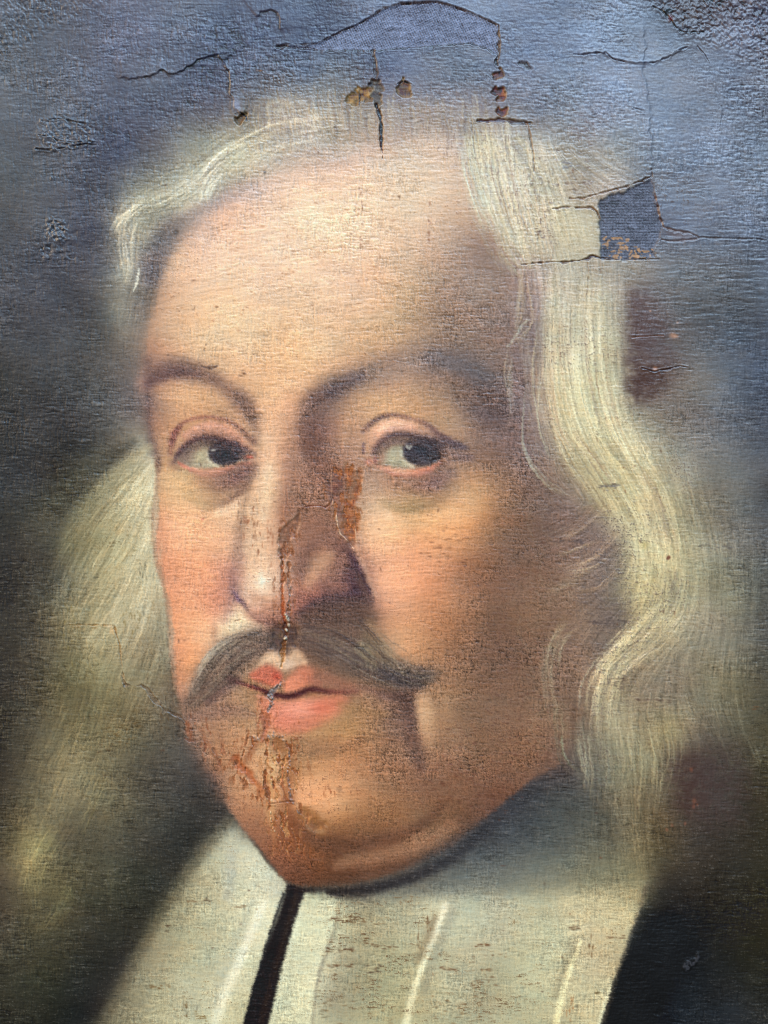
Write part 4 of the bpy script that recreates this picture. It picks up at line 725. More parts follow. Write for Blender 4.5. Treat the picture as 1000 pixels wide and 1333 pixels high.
# the rough spandrels outside the painted oval, top corners
arc = sstep(-14, 10, np.hypot((X - 500) / 1.0, (Y - 560) / 1.0) - np.interp(X, [0, 140, 300, 700, 850, 890, 960, 1000], [694, 667, 720, 720, 655, 648, 672, 690]))
corner = arc * sstep(170, 90, Y)
lump = noise(2.6, 1.8, 61); lump2 = noise(1.2, 1.1, 62); leather2 = noise(.8, .8, 66)
rough_r = corner * np.where(X > 500, 1.7, .9)
HGT += rough_r * (.1 * lump + .17 * lump2 + .1 * leather2 + .2)
upper = sstep(460, 60, Y) * (1 - in_face * .7)
leather = noise(1.3, 1.0, 63)
HGT += upper * .06 * leather * (.7 + .5 * sstep(500, 800, X)) * thin
ridge = noise(8, 1.0, 64)
HGT += sstep(560, 380, Y) * sstep(150, 260, Y) * (1 - in_face) * .07 * ridge * (.4 + .9 * sstep(800, 860, X))
HGT += (1 - in_face) * (1 - in_linen) * .03 * noise(4, .6, 65) * thin
IMG *= (1 - .10 * rough_r * sstep(.2, 1.6, -lump))[..., None]

# ---------------------------------------------------------------- damage
# PIECE numbers the pieces that end up as parts of their own: cracks, bare patches, losses
PIECE = np.zeros((NY, NX), np.int32); PIECES = {}
def piece(name, sl, m):
    k = len(PIECES) + 1; PIECES[k] = name; v = PIECE[sl]; v[m] = k
def crack(pts, w, depth=1.0, col=(58,46,44), op=.85, rough=.9, name='crack', lip=.25, part=True):
    P = np.array(pts, float)
    d, u, sl = near(P, w, np.max(w) * 2 + 8)
    d = np.maximum(d + rough * RN[sl] * .45, 0)
    W = ramp(w, u) * .72 * (1 + .3 * RN2[sl])
    a = 1 - sstep(W * .45, W * 1.25 + .5, d)
    c = np.array(col, np.float32) / 255.0
    if c.ndim == 2: c = np.stack([ramp(c[:, k], u) for k in range(3)], -1)
    else: c = np.broadcast_to(c, a.shape + (3,))
    mixin(sl, a * op, c * (1 + .12 * FINE[sl])[..., None])
    HGT[sl] += -depth * a + lip * np.exp(-((d - W * 1.6) / 1.4) ** 2)
    if part: piece(name, sl, a > .3)
def loss(pts, col, depth=.8, op=.95, soft=.8, rough=2.3, name='paint_loss', grain=.12, curve=True, tint=None):
    a, sl = mask(pts, soft, curve, rough)
    c = rgb(col) * (1 + grain * (.6 * TH[sl] + .6 * TV[sl] + .5 * FINE[sl]))[..., None]
    if tint is not None: c = c + (rgb(tint) - c) * sstep(-.2, 1.2, RN[sl] + .5 * TV2[sl])[..., None]; c = c * (1 + .16 * np.clip(RN2[sl], -1.5, 1.5))[..., None]
    mixin(sl, a * op * np.clip(.86 + .16 * RN2[sl] + .1 * FINE[sl], 0, 1), c); HGT[sl] -= 1.9 * depth * a
    rim = blur(a, 1.6) * (1 - a); HGT[sl] += 1.6 * depth * rim * np.clip(.6 + .5 * RN[sl], 0, 1.5)
    mixin(sl, rim * 1.2 * np.clip(.5 * RN2[sl], 0, 1), rgb((226,206,178)) * (.5 + .5 * IMG[sl].mean()))
    piece(name, sl, a > .5)
def lifted(pts, h=1.2, reach=26, side=1, dark=.35, rough=1.0):
    """an edge where the upper sheet of paint stands proud of what lies below it"""
    P = np.array(pts, float); d, u, sl = near(P, 1, reach * 2.2)
    x, y = X[sl], Y[sl]
    i = np.minimum((u * (len(P) - 1)).astype(int), len(P) - 2)
    A_, B_ = P[i], P[i + 1]
    s = ((B_[..., 0] - A_[..., 0]) * (y - A_[..., 1]) - (B_[..., 1] - A_[..., 1]) * (x - A_[..., 0])) * side
    sd = np.where(s > 0, d, -d) + rough * RN[sl] * .7
    ends = sstep(0, .06, u) * sstep(1, .94, u)
    HGT[sl] += h * ends * sstep(-.8, .8, sd) * np.exp(-np.maximum(sd, 0) / reach)
    if dark: mixin(sl, dark * ends * np.exp(-((sd + 1.4) / 1.3) ** 2), rgb((44,42,46)))  # shade below the raised edge painted in as a dark line

# the canvas insert at the top
INS = [(366,60),(390,60),(412,58),(440,44),(480,25),(500,12),(520,6),(568,3),(590,9),(612,17),(632,26),(648,33),(649,56),(648,72),(639,65),(612,56),(580,58),(548,60),(493,65),(440,65),(415,65),(390,63)]
a_, s_ = mask(INS, .9, False, .5)
wv = np.sin((X * .94 + Y * .34) * 2 * math.pi / 4.3 + RN * .5) * np.sin((Y * .94 - X * .34) * 2 * math.pi / 4.1 + RN2 * .5)
mixin(s_, a_ * .8, np.array([127, 144, 176], np.float32) / 255 * (1 + .09 * wv[s_] + .09 * FINE[s_] + .05 * RN[s_] + .06 * TH2[s_])[..., None])
HGT[s_] = HGT[s_] * (1 - a_ * .8) - 1.1 * a_ + a_ * (.45 * wv[s_] + .12 * FINE[s_]); piece('canvas_insert', s_, a_ > .5)
crack([(362,62),(372,58),(392,58),(412,57),(440,43),(462,34),(480,24),(500,11),(520,5),(568,2),(590,8),(612,16),(632,25),(649,33)], [2.2,2,1.2,1,1.2,1.4,1.8,2.2,1.4,1.2,1.2,1.4,1.6], .5, (88,88,94), .55)
crack([(360,60),(376,62),(404,63),(415,66),(440,66),(493,66),(548,61),(580,58),(612,56),(632,62),(644,70)], [2.4,2.8,1.8,1.1,1,1,1,.9,1.2,1.2], .6, (72,76,88), .65)
crack([(649,33),(650,52),(649,72),(646,78)], [2,2.4,2.4,2], .9, (92,88,86), .7)
# the torn paint left of it
lifted([(332,22),(340,16),(352,13),(361,16),(364,24),(365,40)], 1.1, 20, -1, .3)
# the vertical tear through the parting
crack([(486,66),(488,84),(489,102)], [3.2,3,3.4], .9, [(92,88,88),(86,78,72),(80,70,62)], .8)
loss([(483,108),(489,103),(495,110),(497,130),(496,140),(489,138),(484,126)], (96,100,104), 1.0, .9, name='paint_loss', tint=(72,74,76))
crack([(490,136),(494,150),(497,168),(497,186),(498,206)], [4,3.2,2.4,2.2,.9], 1.4, [(66,50,42),(60,44,38),(54,38,34),(60,42,36),(130,96,78)], .92)
loss([(452,122),(462,117),(470,120),(471,132),(464,137),(454,134)], (126,104,78), .8, name='paint_loss', tint=(150,128,96)); crack([(468,117),(469,126),(467,136)], .9, .8, (48,38,34), .9, .3)
loss([(471,116),(482,113),(485,124),(480,131),(472,128)], (122,100,76), .8, tint=(148,124,92))
loss([(518,110),(526,105),(536,110),(536,122),(528,128),(519,121)], (116,98,74), .9, tint=(140,118,86)); crack([(518,109),(526,105),(536,110)], .9, .7, (56,46,42), .8, .3)
# the row of losses on the right of the parting
crack([(645,78),(647,84)], 2, .8, (70,62,60), .8)
loss([(641,96),(652,92),(656,98),(650,105),(643,101)], (92,76,64), .9, tint=(120,92,72))
dab(650,109,6,4,(150,160,184),.8); HGT[window(640,660,102,115)] += .5
loss([(641,115),(656,113),(657,124),(655,134),(649,133),(648,122),(642,119)], (116,84,68), 1.0, tint=(84,62,52))
dab(650,132,3,5,(150,156,176),.6); dab(654,137,4,4,(150,156,176),.7)
loss([(648,144),(662,142),(661,149),(650,151)], (112,76,58), 1.0, tint=(80,56,48))
crack([(622,157),(636,158),(650,156),(664,158),(680,160),(690,160)], [2,2.6,3.4,4,4,3], 1.1, [(70,64,66),(80,66,60),(92,80,74),(82,86,96),(80,84,92)], .8)
crack([(686,160),(690,176),(694,200),(696,232)], [2,1.6,1.2,.8], .8, (128,108,98), .6, part=False)
crack([(676,82),(684,84),(690,90)], [3,5,3], .7, (78,84,92), .7)
crack([(614,158),(616,180),(618,200)], [1,1,.6], .4, (128,118,110), .4, part=False)
# torn edge at the left with its lifted flake
TEAR = [(148,100),(162,101),(177,102),(188,100),(197,99),(205,93),(213,92),(220,97),(226,97),(236,92),(245,88),(257,80),(269,73),(277,72),(284,71),(289,78),(292,82)]
lifted(TEAR, 1.1, 30, -1, .35); crack(TEAR[3:-3], [.3,.8,.9,1.4,.8,1.2,.9,.5], .3, (58,62,70), .6, 1.4)
TEAR2 = [(292,82),(298,94),(300,110),(299,124),(304,128),(305,142),(312,147),(319,150)]
lifted(TEAR2, 1.3, 16, -1, .25); crack(TEAR2[:5], [.7,.8,.7,.5], .2, (84,92,112), .4)
dab(308,137,5,9,(152,162,190),.75,-10); HGT[window(300,318,126,148)] += .4  # light caught by the lifted flake put into its colour as pale blue
loss([(307,151),(313,148),(320,151),(319,160),(310,161)], (112,98,80), 1.2, name='paint_loss', tint=(80,68,58)); crack([(306,149),(313,147),(321,151),(321,158)], 1, 1, (34,30,30), .95, .3)
# blisters in the ground on the left
for seg, w in ((((54,157),(70,155),(84,156),(112,161)), 1.0), (((50,176),(68,178),(74,183),(96,186),(118,184)), .9), (((48,194),(72,195),(92,191),(114,187)), 1.3)):
    crack(seg, w, .7, (48,51,58), .55, .8, part=False, lip=.7)
a_, s_ = mask([(52,156),(112,160),(118,186),(60,194)], 6); HGT[s_] += a_ * (.35 * lump2[s_] + .5)
a_, s_ = mask([(60,290),(74,284),(86,296),(84,312),(66,312)], 4, rough=1); HGT[s_] += a_ * (.9 * lump2[s_] + .6); mixin(s_, a_ * .35, rgb((112,114,118)))
HGT[window(56, 100, 300, 340)] += .25 * lump[window(56, 100, 300, 340)]
for x_, y_ in ((37,50),(69,232)): dab(x_, y_, 2.4, 2.2, (56,58,64), .5); HGT[window(x_ - 3, x_ + 3, y_ - 3, y_ + 3)] += .5
for x_, y_, r_ in ((229,302,3.6),(216,241,1.6),(345,224,1.8),(436,166,2)): dab(x_, y_, r_, r_, (96,88,84), .7, 0, .5)
# canvas insert at the right of the parting
IN2 = [(780,262),(812,248),(849,232),(852,250),(855,266),(860,284),(863,296),(856,312),(852,326),(854,335),(820,337),(783,337),(782,300)]
a_, s_ = mask(IN2, .9, False, 1.3)
wv2 = np.sin(X * 2 * math.pi / 3.9 + RN * .8) * .5 + np.sin(Y * 2 * math.pi / 3.7 + RN2 * .8)
mixin(s_, a_ * .95, np.array([92, 102, 122], np.float32) / 255 * (1 + .05 * wv2[s_] * np.clip(1 + RN[s_], 0, 2) + .11 * FINE[s_] + .06 * TH[s_] + .06 * lump[s_])[..., None])
HGT[s_] = HGT[s_] * (1 - a_ * .7) - 1.5 * a_ + a_ * (.16 * wv2[s_] + .08 * FINE[s_]); piece('canvas_insert', s_, a_ > .5)
for x_, y_, a, b in ((808,322,9,9),(824,330,8,6),(790,318,4,6),(800,334,10,3),(840,331,8,4)):
    sl = window(x_ - 14, x_ + 14, y_ - 14, y_ + 10); m = sstep(.1, 1.1, lump2[sl] + 1.3 - np.hypot((X[sl] - x_) / a, (Y[sl] - y_) / b) * 1.2) * a_.max(); mixin(sl, m * .8, rgb((186,150,116)))
a_, s_ = mask([(722,276),(745,271),(772,272),(781,286),(781,336),(750,339),(724,341)], 2, False, 1.5); mixin(s_, a_ * .4 * np.clip(.8 + .25 * TV[s_], 0, 1), rgb((204,198,166)))
crack([(720,272),(732,270),(745,269),(758,271),(770,270),(777,276),(781,284)], [1.4,1.6,1.4,1.2,1.8,1.6,1], .9, (104,88,80), .7)
crack([(742,258),(760,258),(780,252),(800,247),(826,239),(849,230),(848,220)], [.8,1.4,1.5,1.4,1.6,1.8,1.2], .9, [(140,120,104),(112,94,86),(92,80,78),(84,78,78),(74,70,70)], .75)
crack([(852,250),(856,268),(859,284),(864,296),(878,300),(896,303),(911,309),(930,310),(960,311),(985,311),(1003,314),(1050,316),(1110,318)], [1.6,1.6,1.6,2,1.6,1.4,1.6,1.2,1.2,1.2,1.2,1.2], .9, [(118,98,96),(108,96,98),(82,80,86),(70,74,84),(62,68,80)], .7)
crack([(862,312),(872,314),(890,313),(910,310)], [1.4,1.4,1.4,1], .7, (96,88,92), .6)
dab(885,306,18,6,(118,106,112),.45,8)
crack([(676,345),(700,342),(730,341),(752,340),(765,337),(772,333),(782,336),(810,338),(840,337),(858,337)], [.8,1,1.2,1.6,2.4,2.4,1.4,1.2,1.2,1], 1.0, [(110,92,82),(92,78,70),(72,60,54),(62,52,48),(74,68,70),(84,80,82)], .85)
crack([(764,340),(766,360),(764,384)], [1.2,.9,.5], .4, (128,112,94), .5, part=False)
# weathered strip in the ground above it
for q in range(6): threads(838 + q * 2, 100 + q * 26, 8, 4, 14, (132,142,164), False)
lifted([(838,30),(840,60),(836,84),(842,110),(846,150),(848,200),(850,230)], .7, 10, 1, .15)
crack([(746,71),(760,71),(780,69),(790,70),(798,77),(812,80),(830,82),(850,82),(858,79),(870,75),(880,66),(896,61)], [.4,.8,1,.8,.7,.8,1,.8,.7,.7,.4], .5, (78,88,108), .55, 1.2, lip=.35)
lifted([(750,71),(782,69),(798,77),(830,82),(856,80),(874,71),(892,62)], .8, 16, -1, .2)
crack([(850,8),(862,14),(870,22),(880,36),(890,42),(916,42)], [1,1.6,1.4,1.4,1.4,.8], .6, (58,62,72), .6, .9)
dab(873,24,3,4,(124,88,74),.8); dab(870,14,6,3,(56,58,64),.7)
for seg in (((908,60),(918,72),(924,84)),((940,138),(941,150),(938,164)),((772,150),(778,148)),((824,140),(838,144))): crack(seg, [.5,.9,.5], .5, (70,78,94), .45, .6, part=False)
threads(820,146,12,20,5,(70,78,92)); threads(758,172,26,16,6,(112,96,100)); threads(735,218,30,40,24,(120,108,110)); threads(745,238,16,28,2,(112,98,96)); threads(702,304,10,5,6,(112,98,94)); threads(738,214,10,5,5,(112,118,138))
# plum-coloured stains and scratches lower right of the parting
def stain(pts, col, op, soft=8):
    a, sl = mask(pts, soft, True, 3); mixin(sl, a * op * np.clip(.75 + .3 * TH[sl] * .5 + .25 * RN[sl], 0, 1), rgb(col))
stain([(820,384),(850,382),(872,420),(880,470),(864,500),(838,524),(820,520)], (92,79,81), .6, 9); stain([(820,390),(834,388),(838,450),(834,515),(821,515)], (86,72,75), .45, 3)
stain([(822,480),(856,474),(870,490),(850,520),(824,520)], (78,62,60), .6, 6)
stain([(884,985),(920,968),(962,985),(984,1030),(960,1080),(900,1075),(878,1030)], (72,60,58), .75, 16); stain([(880,1000),(905,985),(915,1030),(900,1060),(880,1050)], (72,54,50), .7, 8)
crack([(822,439),(842,438),(864,437)], [.6,1,.7], .4, (110,84,78), .6, .6, part=False)
crack([(836,479),(852,484),(868,481),(884,477),(896,478)], [.6,1.2,1.4,1.2,.5], .8, (58,48,48), .8, .6, lip=.5)
for x_, y_, r_ in ((876,437,3),(880,438,2),(853,480,2.4),(847,405,1.2),(882,419,1)): dab(x_, y_, r_ * 1.3, r_, (198,150,122), .65, 0, .8)
for x_, y_, r_ in ((904,1043,2.4),(903,1050,2),(868,1080,1.6),(892,1072,1.6),(900,1002,2),(908,1048,1.2),(875,1074,1.4)): dab(x_, y_, r_, r_ * 1.3, (150,92,70), .5, 0, .9)
dab(870,726,3,2.6,(120,76,60),.9,-20,.5); dab(839,690 + 20,5,5,(184,160,90),.4)
sl = window(884, 916, 1235, 1270)
a_ = full(*mask([(889,1258),(896,1250),(905,1247),(908,1240),(911,1246),(906,1254),(898,1263),(892,1264)], .8, True, .8))
mixin((slice(None), slice(None)), a_ * .5 * sstep(-.6, .8, lump2), rgb((92,94,104))); HGT += a_ * .8
# brown strip of bare ground beside the nose
loss([(431,611),(444,608),(452,609),(449,640),(446,668),(442,676),(438,664),(430,652)], (120,78,62), .3, .7, 2.6, 2.0, name='paint_loss', tint=(96,58,50))
loss([(450,609),(461,608),(470,610),(470,634),(465,652),(464,672),(466,690),(460,712),(452,700),(443,688),(447,664),(449,636)], (152,92,54), .45, .88, 1.5, 2.2, name='paint_loss', tint=(128,70,42))
crack([(431,646),(436,660),(438,672),(440,686),(444,696),(452,704),(460,714)], [.4,.6,.7,.5,.7,.7,.4], -.4, (232,200,166), .7, .7, lip=0, part=False)
crack([(432,612),(431,632),(432,648)], .8, -.3, (188,146,120), .5, .5, lip=0, part=False)
crack([(463,690),(464,706)], .9, -.3, (220,186,150), .6, .7, lip=0, part=False)
# cracks down the ridge of the nose, through the moustache and the lips to the chin
crack([(392,662),(402,659),(414,658),(424,661),(430,656),(434,648)], [.8,1.2,1.2,1.4,1.2,.6], .6, (122,74,62), .7, .8)
crack([(372,626),(374,650),(372,672)], [.8,1,.6], .3, (140,100,86), .5, .8, part=False)
loss([(364,694),(372,684),(382,676),(392,668),(388,690),(380,702),(376,720),(370,728),(364,722),(362,706)], (132,92,70), .6, .85, 1.1, 1, name='paint_loss', tint=(112,74,56))
crack([(364,690),(362,706),(363,724),(365,736)], .7, -.4, (214,170,136), .5, .6, lip=0, part=False)
DR = [(367,728),(368,745),(367,765),(368,785),(369,803),(371,812)]
crack(DR, [3.4,2.8,3.2,3.4,3.4,3], .8, [(152,92,66),(150,86,58),(160,84,48),(164,80,42),(150,68,38),(104,50,34)], .85, 1.2)
crack([(376,732),(376,752),(377,770),(376,788),(376,806)], [2.6,2.8,2.4,2.6,2.4], .5, [(150,112,90),(128,98,84),(134,104,92),(126,94,82),(110,84,76)], .65, 1.4, part=False)
loss([(352,820),(362,812),(376,810),(388,820),(389,836),(380,850),(366,856),(354,842)], (66,46,40), .7, .8, 3, 1.6, name='paint_loss', tint=(98,72,50))
threads(370,832,30,16,12,(44,32,30),False); threads(366,824,16,12,8,(104,78,52),False)
crack([(371,812),(372,826),(370,842),(368,858),(366,868)], [3,3.4,3.2,3.4,2.4], .9, [(86,50,36),(92,56,36),(120,76,42),(176,118,60),(206,150,92)], .85, 1.2)
def beads(pts, n, col, r=(.8, 1.8), h=1.2):
    P = spline(pts)
    for _ in range(n):
        i = pr.integers(len(P)); x_, y_ = P[i] + pr.normal(0, 1.3, 2); rr = pr.uniform(*r)
        dab(x_, y_, rr, rr * pr.uniform(.7, 1.4), np.array(col) * pr.uniform(.75, 1.1), .85, 0, .5)
        sl = window(x_ - 4, x_ + 4, y_ - 4, y_ + 4); HGT[sl] += h * np.exp(-((X[sl] - x_) ** 2 + (Y[sl] - y_) ** 2) / (rr * rr))
beads([(371,798),(375,808),(373,820),(371,832)], 16, (206,196,172)); beads([(376,744),(378,770),(377,796)], 16, (160,140,128), (.6, 1.3), .7)
# lip crack filled with grey grit
crack([(366,888),(360,895),(354,900),(350,906),(354,912),(352,920),(349,926)], [2.4,3.6,4.6,4,2.6,3,2.2], .7, [(128,112,108),(116,106,106),(104,96,98),(112,100,98),(140,112,104)], .85, 1.3)
beads([(364,890),(356,898),(351,905),(354,914),(350,923)], 30, (150,140,136), (.8, 1.8), 1.0)
loss([(341,924),(350,930),(354,926),(353,938),(350,950),(344,955),(341,940)], (172,96,66), .5, .85, 1.4, 1.2, name='paint_loss', tint=(196,120,84))
crack([(316,963),(328,961),(336,962),(346,959),(356,957),(366,960),(376,961),(386,961),(396,960)], [.8,.9,1,1.5,1.7,1.1,.8,.8,.4], .3, [(128,90,74),(132,104,92),(142,122,112),(134,104,90),(134,84,66)], .55, 2)
beads([(330,962),(346,960),(358,957),(370,961)], 20, (154,138,130), (.7, 1.5), .8)
crack([(240,961),(248,965),(262,964),(275,966),(278,976),(280,984),(290,986),(299,990)], [1,1.3,1.1,1,1.2,1,1,1], .35, [(128,84,68),(120,94,84),(128,102,90),(134,110,98),(128,100,88)], .55, 2)
loss([(302,984),(310,986),(318,998),(326,1006),(332,1016),(338,1026),(330,1020),(320,1008),(306,1000)], (168,90,52), .5, .85, 1.2, 1.4, name='paint_loss', tint=(190,112,68))
loss([(346,1016),(356,1018),(358,1034),(356,1044),(350,1040),(346,1028)], (186,108,62), .5, .8, 1.4, 1.2, name='paint_loss', tint=(206,140,88))
loss([(352,964),(362,962),(366,974),(362,984),(354,978)], (142,88,48), .4, .7, 2, 1.2, name='paint_loss', tint=(160,104,60))
stroke([(374,968),(376,1000),(374,1040),(378,1080),(384,1110)], [7,8,8,9,6], [(160,108,72),(156,100,64),(150,92,58),(142,86,56),(136,84,58)], [.55,.6,.6,.6,.3], .7, rough=1.4)
stroke([(306,986),(316,998),(328,1012),(338,1024),(348,1034)], [4,5.5,5.5,5,4], [(176,100,62),(182,106,66),(176,100,60),(186,112,68)], .7, .6, rough=1.6)
stroke([(351,1012),(352,1030),(350,1046)], [4.5,5,3], (188,112,66), .75, .6, rough=1.4)
stroke([(334,966),(326,980),(318,992)], [3,4,3], (150,96,66), .55, .7, rough=1.4)
stroke([(362,962),(364,976)], [5,5], (140,88,50), .55, .7, rough=1.4)
stroke([(394,1056),(408,1068),(420,1078)], [7,9,7], (156,104,60), .6, .7, rough=1.6)
stroke([(380,1066),(390,1092),(400,1108)], [9,10,7], (136,86,58), .45, .9, rough=1.6)
stroke([(346,934),(347,948),(344,962)], [4,4,3], (168,96,66), .6, .6, rough=1.2)
stroke([(244,944),(248,958)], [4,4], (150,92,66), .5, .7, rough=1.4); stroke([(262,952),(272,970),(280,984)], [3,4,4], (158,104,76), .45, .7, rough=1.4)
stroke([(358,984),(355,1000),(353,1020),(354,1040),(352,1062),(356,1084),(360,1110)], [4,4.5,4,4,4.5,4,3], [(214,170,114),(232,194,142),(220,176,122),(216,168,116),(210,156,108),(196,136,92),(170,108,72)], [.6,.75,.7,.7,.75,.6,.3], .8, rough=1)
beads([(356,1000),(353,1060),(356,1080)], 18, (240,214,168), (.7, 1.4), .8)
crack([(372,964),(377,976),(377,990),(375,1006),(377,1024),(380,1042),(388,1056),(396,1062)], [1.4,1.6,2,1.8,1.6,1.2,.9,.6], .35, [(140,104,88),(142,116,104),(136,108,98),(134,98,82),(136,94,76),(144,102,82)], .6, 1.4)
beads([(375,978),(377,990),(375,1010),(378,1034),(388,1056)], 30, (152,136,132), (.6, 1.4), .8)
crack([(368,1002),(367,1020),(372,1040),(384,1050)], [2.4,2.6,2,1.4], .3, (142,84,54), .6, 1.2, part=False)
crack([(352,1046),(366,1044),(384,1043)], [.8,1.2,.8], .4, (120,80,60), .6, .7, part=False)
loss([(392,1052),(402,1056),(412,1066),(424,1072),(422,1084),(408,1082),(396,1070)], (150,98,52), .35, .75, 2.6, 1.6, name='paint_loss', tint=(128,80,44))
stain([(366,1060),(384,1064),(398,1090),(384,1120),(368,1110)], (132,80,54), .5, 6)
for x_, y_, n_, dx_, dy_ in ((246,952,14,4,10),(270,938,5,2,8),(300,1000,8,4,14),(318,980,24,10,12),(386,976,16,4,14),(428,1034,10,8,6),(340,1040,10,5,10),(396,1106,14,10,12),(340,928,8,6,10),(370,1080,18,20,20)): threads(x_, y_, n_, dx_, dy_, (150,84,52), False)
threads(332,690,20,4,16,(140,98,74),False); threads(352,692,20,4,10,(176,116,84),False); threads(312,680,16,3,14,(128,96,78),False); threads(430,655,8,6,3,(150,112,96)); threads(406,610,14,3,20,(140,102,88),False)
# broken brown flaking round the chin and down the nose
def flaking(pts, soft, thr, cols, dens, seed, depth=.5):
    a, sl = mask(pts, soft, True, 2); n1 = noise(1.6, 4.5, seed)[sl] + .5 * noise(.9, 1.6, seed + 1)[sl]
    for c, t, k in zip(cols, (thr, thr + .5), (1, .8)):
        m = sstep(t, t + .35, n1) * a * dens * k; mixin(sl, m, rgb(c) * (1 + .12 * FINE[sl])[..., None]); HGT[sl] -= depth * m
        HGT[sl] += depth * .7 * blur(m, 1.2) * (1 - m)
flaking([(286,985),(300,965),(330,955),(380,958),(396,990),(396,1060),(420,1080),(400,1110),(366,1108),(346,1060),(320,1030),(296,1010)], 8, .75, [(158,100,64),(128,74,44)], .8, 81)
flaking([(340,970),(364,962),(386,970),(388,1100),(352,1110),(344,1040)], 6, .6, [(168,108,66),(196,150,104)], .7, 83)
flaking([(236,940),(256,934),(282,960),(300,990),(288,1000),(258,975)], 6, .8, [(150,96,70),(120,74,54)], .7, 85)
flaking([(356,690),(374,672),(392,668),(384,720),(380,800),(362,806),(358,740)], 5, .65, [(156,98,66),(120,78,58)], .75, 87)
flaking([(426,610),(474,606),(472,660),(464,712),(444,694),(428,656)], 5, .7, [(128,72,42),(176,112,66)], .7, 89, .4)
flaking([(322,660),(340,664),(342,720),(324,722),(316,690)], 6, 1.1, [(170,116,88),(150,98,72)], .6, 91, .25)
flaking([(335,905),(356,905),(358,960),(338,962)], 4, .6, [(160,92,64),(186,120,88)], .7, 93, .4)
# crack across the hair on the left, down to the corner of the moustache
crack([(88,814),(100,813),(114,814),(128,814),(140,814),(148,814)], [.8,1,.8,1,1.2,1.6], .5, [(132,112,72),(140,112,70),(150,118,76),(168,134,92)], .65, 1)
dab(146,821,3.4,5,(222,190,140),.8,-15); dab(142,815,3,2,(226,204,164),.8)
crack([(149,816),(152,828),(156,840),(157,856),(159,872),(161,886),(164,891)], [1.6,1.6,1.8,1.4,1.2,1.4,1.4], .7, [(150,112,66),(138,108,66),(150,122,84),(140,118,86),(110,94,76)], .75, 1)
crack([(164,892),(174,893),(184,892),(192,897),(198,906),(206,916),(214,924),(224,929),(234,932),(241,940)], [1.2,1.5,1.4,1.8,2.2,2.4,2.4,2,1.8,1.2], .5, [(96,82,64),(94,80,66),(116,102,86),(104,88,72),(98,82,70),(120,100,86)], .65, 2.2, lip=.3)
threads(206,915,26,12,8,(150,138,120)); threads(196,890,16,4,14,(98,84,66),False); threads(214,930,20,6,14,(88,74,60),False); threads(224,900,14,3,14,(88,74,62),False)
# short dark grooves at the nose corner and cheek
crack([(306,808),(312,806),(318,808)], [.8,1,.6], .3, (140,104,84), .5, .5, part=False); dab(279,824,4,12,(160,120,98),.4)
IMG[:] = np.clip(IMG, .015, 1)
# light falling on the canvas and its gloss, measured in this scene (polynomials)
DIFF=[[1.29017, -0.20869, 0.00966, 0.00358, -0.00171, -0.08237, 0.00527, 0.00379, -0.0005, 0.00182, -0.00021, 0.00395, 0.00783, -0.00456, -0.01256], [1.48518, -0.27095, 0.02033, 0.00337, -0.00624, -0.03852, -0.00758, 0.00523, -0.00154, -0.00631, 0.00276, 0.00281, 0.00346, -0.00122, -0.01172], [1.71894, -0.34359, 0.02903, 0.00317, -0.0061, 0.00913, -0.01982, 0.00704, -0.00129, -0.02096, 0.00573, 0.00179, 0.00517, -0.00464, 0.00223]]
GLOSS=[[0.02018, -0.02678, 0.02608, -0.01576, 0.0059, -0.00189, -0.00587, 0.01926, -0.01697, -0.00097, 0.01231, -0.01942, -0.00946, 0.01589, 0.00714], [0.02446, -0.03683, 0.03811, -0.02409, 0.00899, 0.00181, -0.01305, 0.02778, -0.02258, -0.00552, 0.02217, -0.02847, -0.01156, 0.02001, 0.01059], [0.02956, -0.04878, 0.05265, -0.0336, 0.01193, 0.00604, -0.02141, 0.03775, -0.02923, -0.01078, 0.03375, -0.03893, -0.01388, 0.02495, 0.01431]]
# ---------------------------------------------------------------- pigment: colour less the fitted light; leftover sheen stays in it
def poly2(c):
    u, v = (X - 500) / 666.0, (Y - 666) / 666.0
    t = [u ** i * v ** j for i in range(5) for j in range(5 - i)]
    return sum(a * b for a, b in zip(c, t))
uu = np.clip(X, 0, 1000); vv = np.clip(Y, 0, 1333)
def light_map(C):
    u, v = (uu - 500) / 666.0, (vv - 666) / 666.0
    T = [u ** i * v ** j for i in range(5) for j in range(5 - i)]
    return np.stack([sum(np.float32(a) * t for a, t in zip(c, T)) for c in C], -1)
srgb = np.clip(IMG, 0, 1)
lin = np.where(srgb <= .04045, srgb / 12.92, ((srgb + .055) / 1.055) ** 2.4)
PIG = np.clip((lin - light_map(GLOSS)) / light_map(DIFF), .003, .92).astype(np.float32)

# ---------------------------------------------------------------- which paint belongs to what
names = ['background', 'hair', 'robe', 'collar_band', 'collar_band', 'face', 'nose', 'eyebrow', 'eyebrow', 'eye', 'eye', 'moustache', 'moustache', 'lips', 'robe', 'robe']
under_face = {'nose', 'eyebrow', 'eye', 'moustache', 'lips'}
REG = np.zeros((NY, NX), np.int32)
def put(k, pts, curve=True):
    m, sl = mask(pts, .3, curve); v = REG[sl]; v[m > .5] = k
put(2, [(860,1150),(900,1180),(1000,1150),(1200,1150),(1200,1500),(740,1500),(780,1333),(842,1150)], False)
put(1, [(150,290),(180,258),(230,222),(280,172),(330,140),(420,116),(560,122),(680,150),(780,190),(840,230),(850,300),(830,350),(822,520),(870,590),(930,640),(985,740),(985,860),(960,960),(890,990),(868,1060),(850,1140),(700,1156),(640,1100),(700,1010),(600,500),(560,160),(300,300),(215,350),(210,460),(160,460),(140,380)])
put(1, [(200,575),(150,590),(100,640),(50,740),(30,860),(20,1000),(10,1100),(20,1200),(60,1230),(110,1190),(180,1080),(280,1050),(290,1020),(250,940),(240,800),(215,640)])
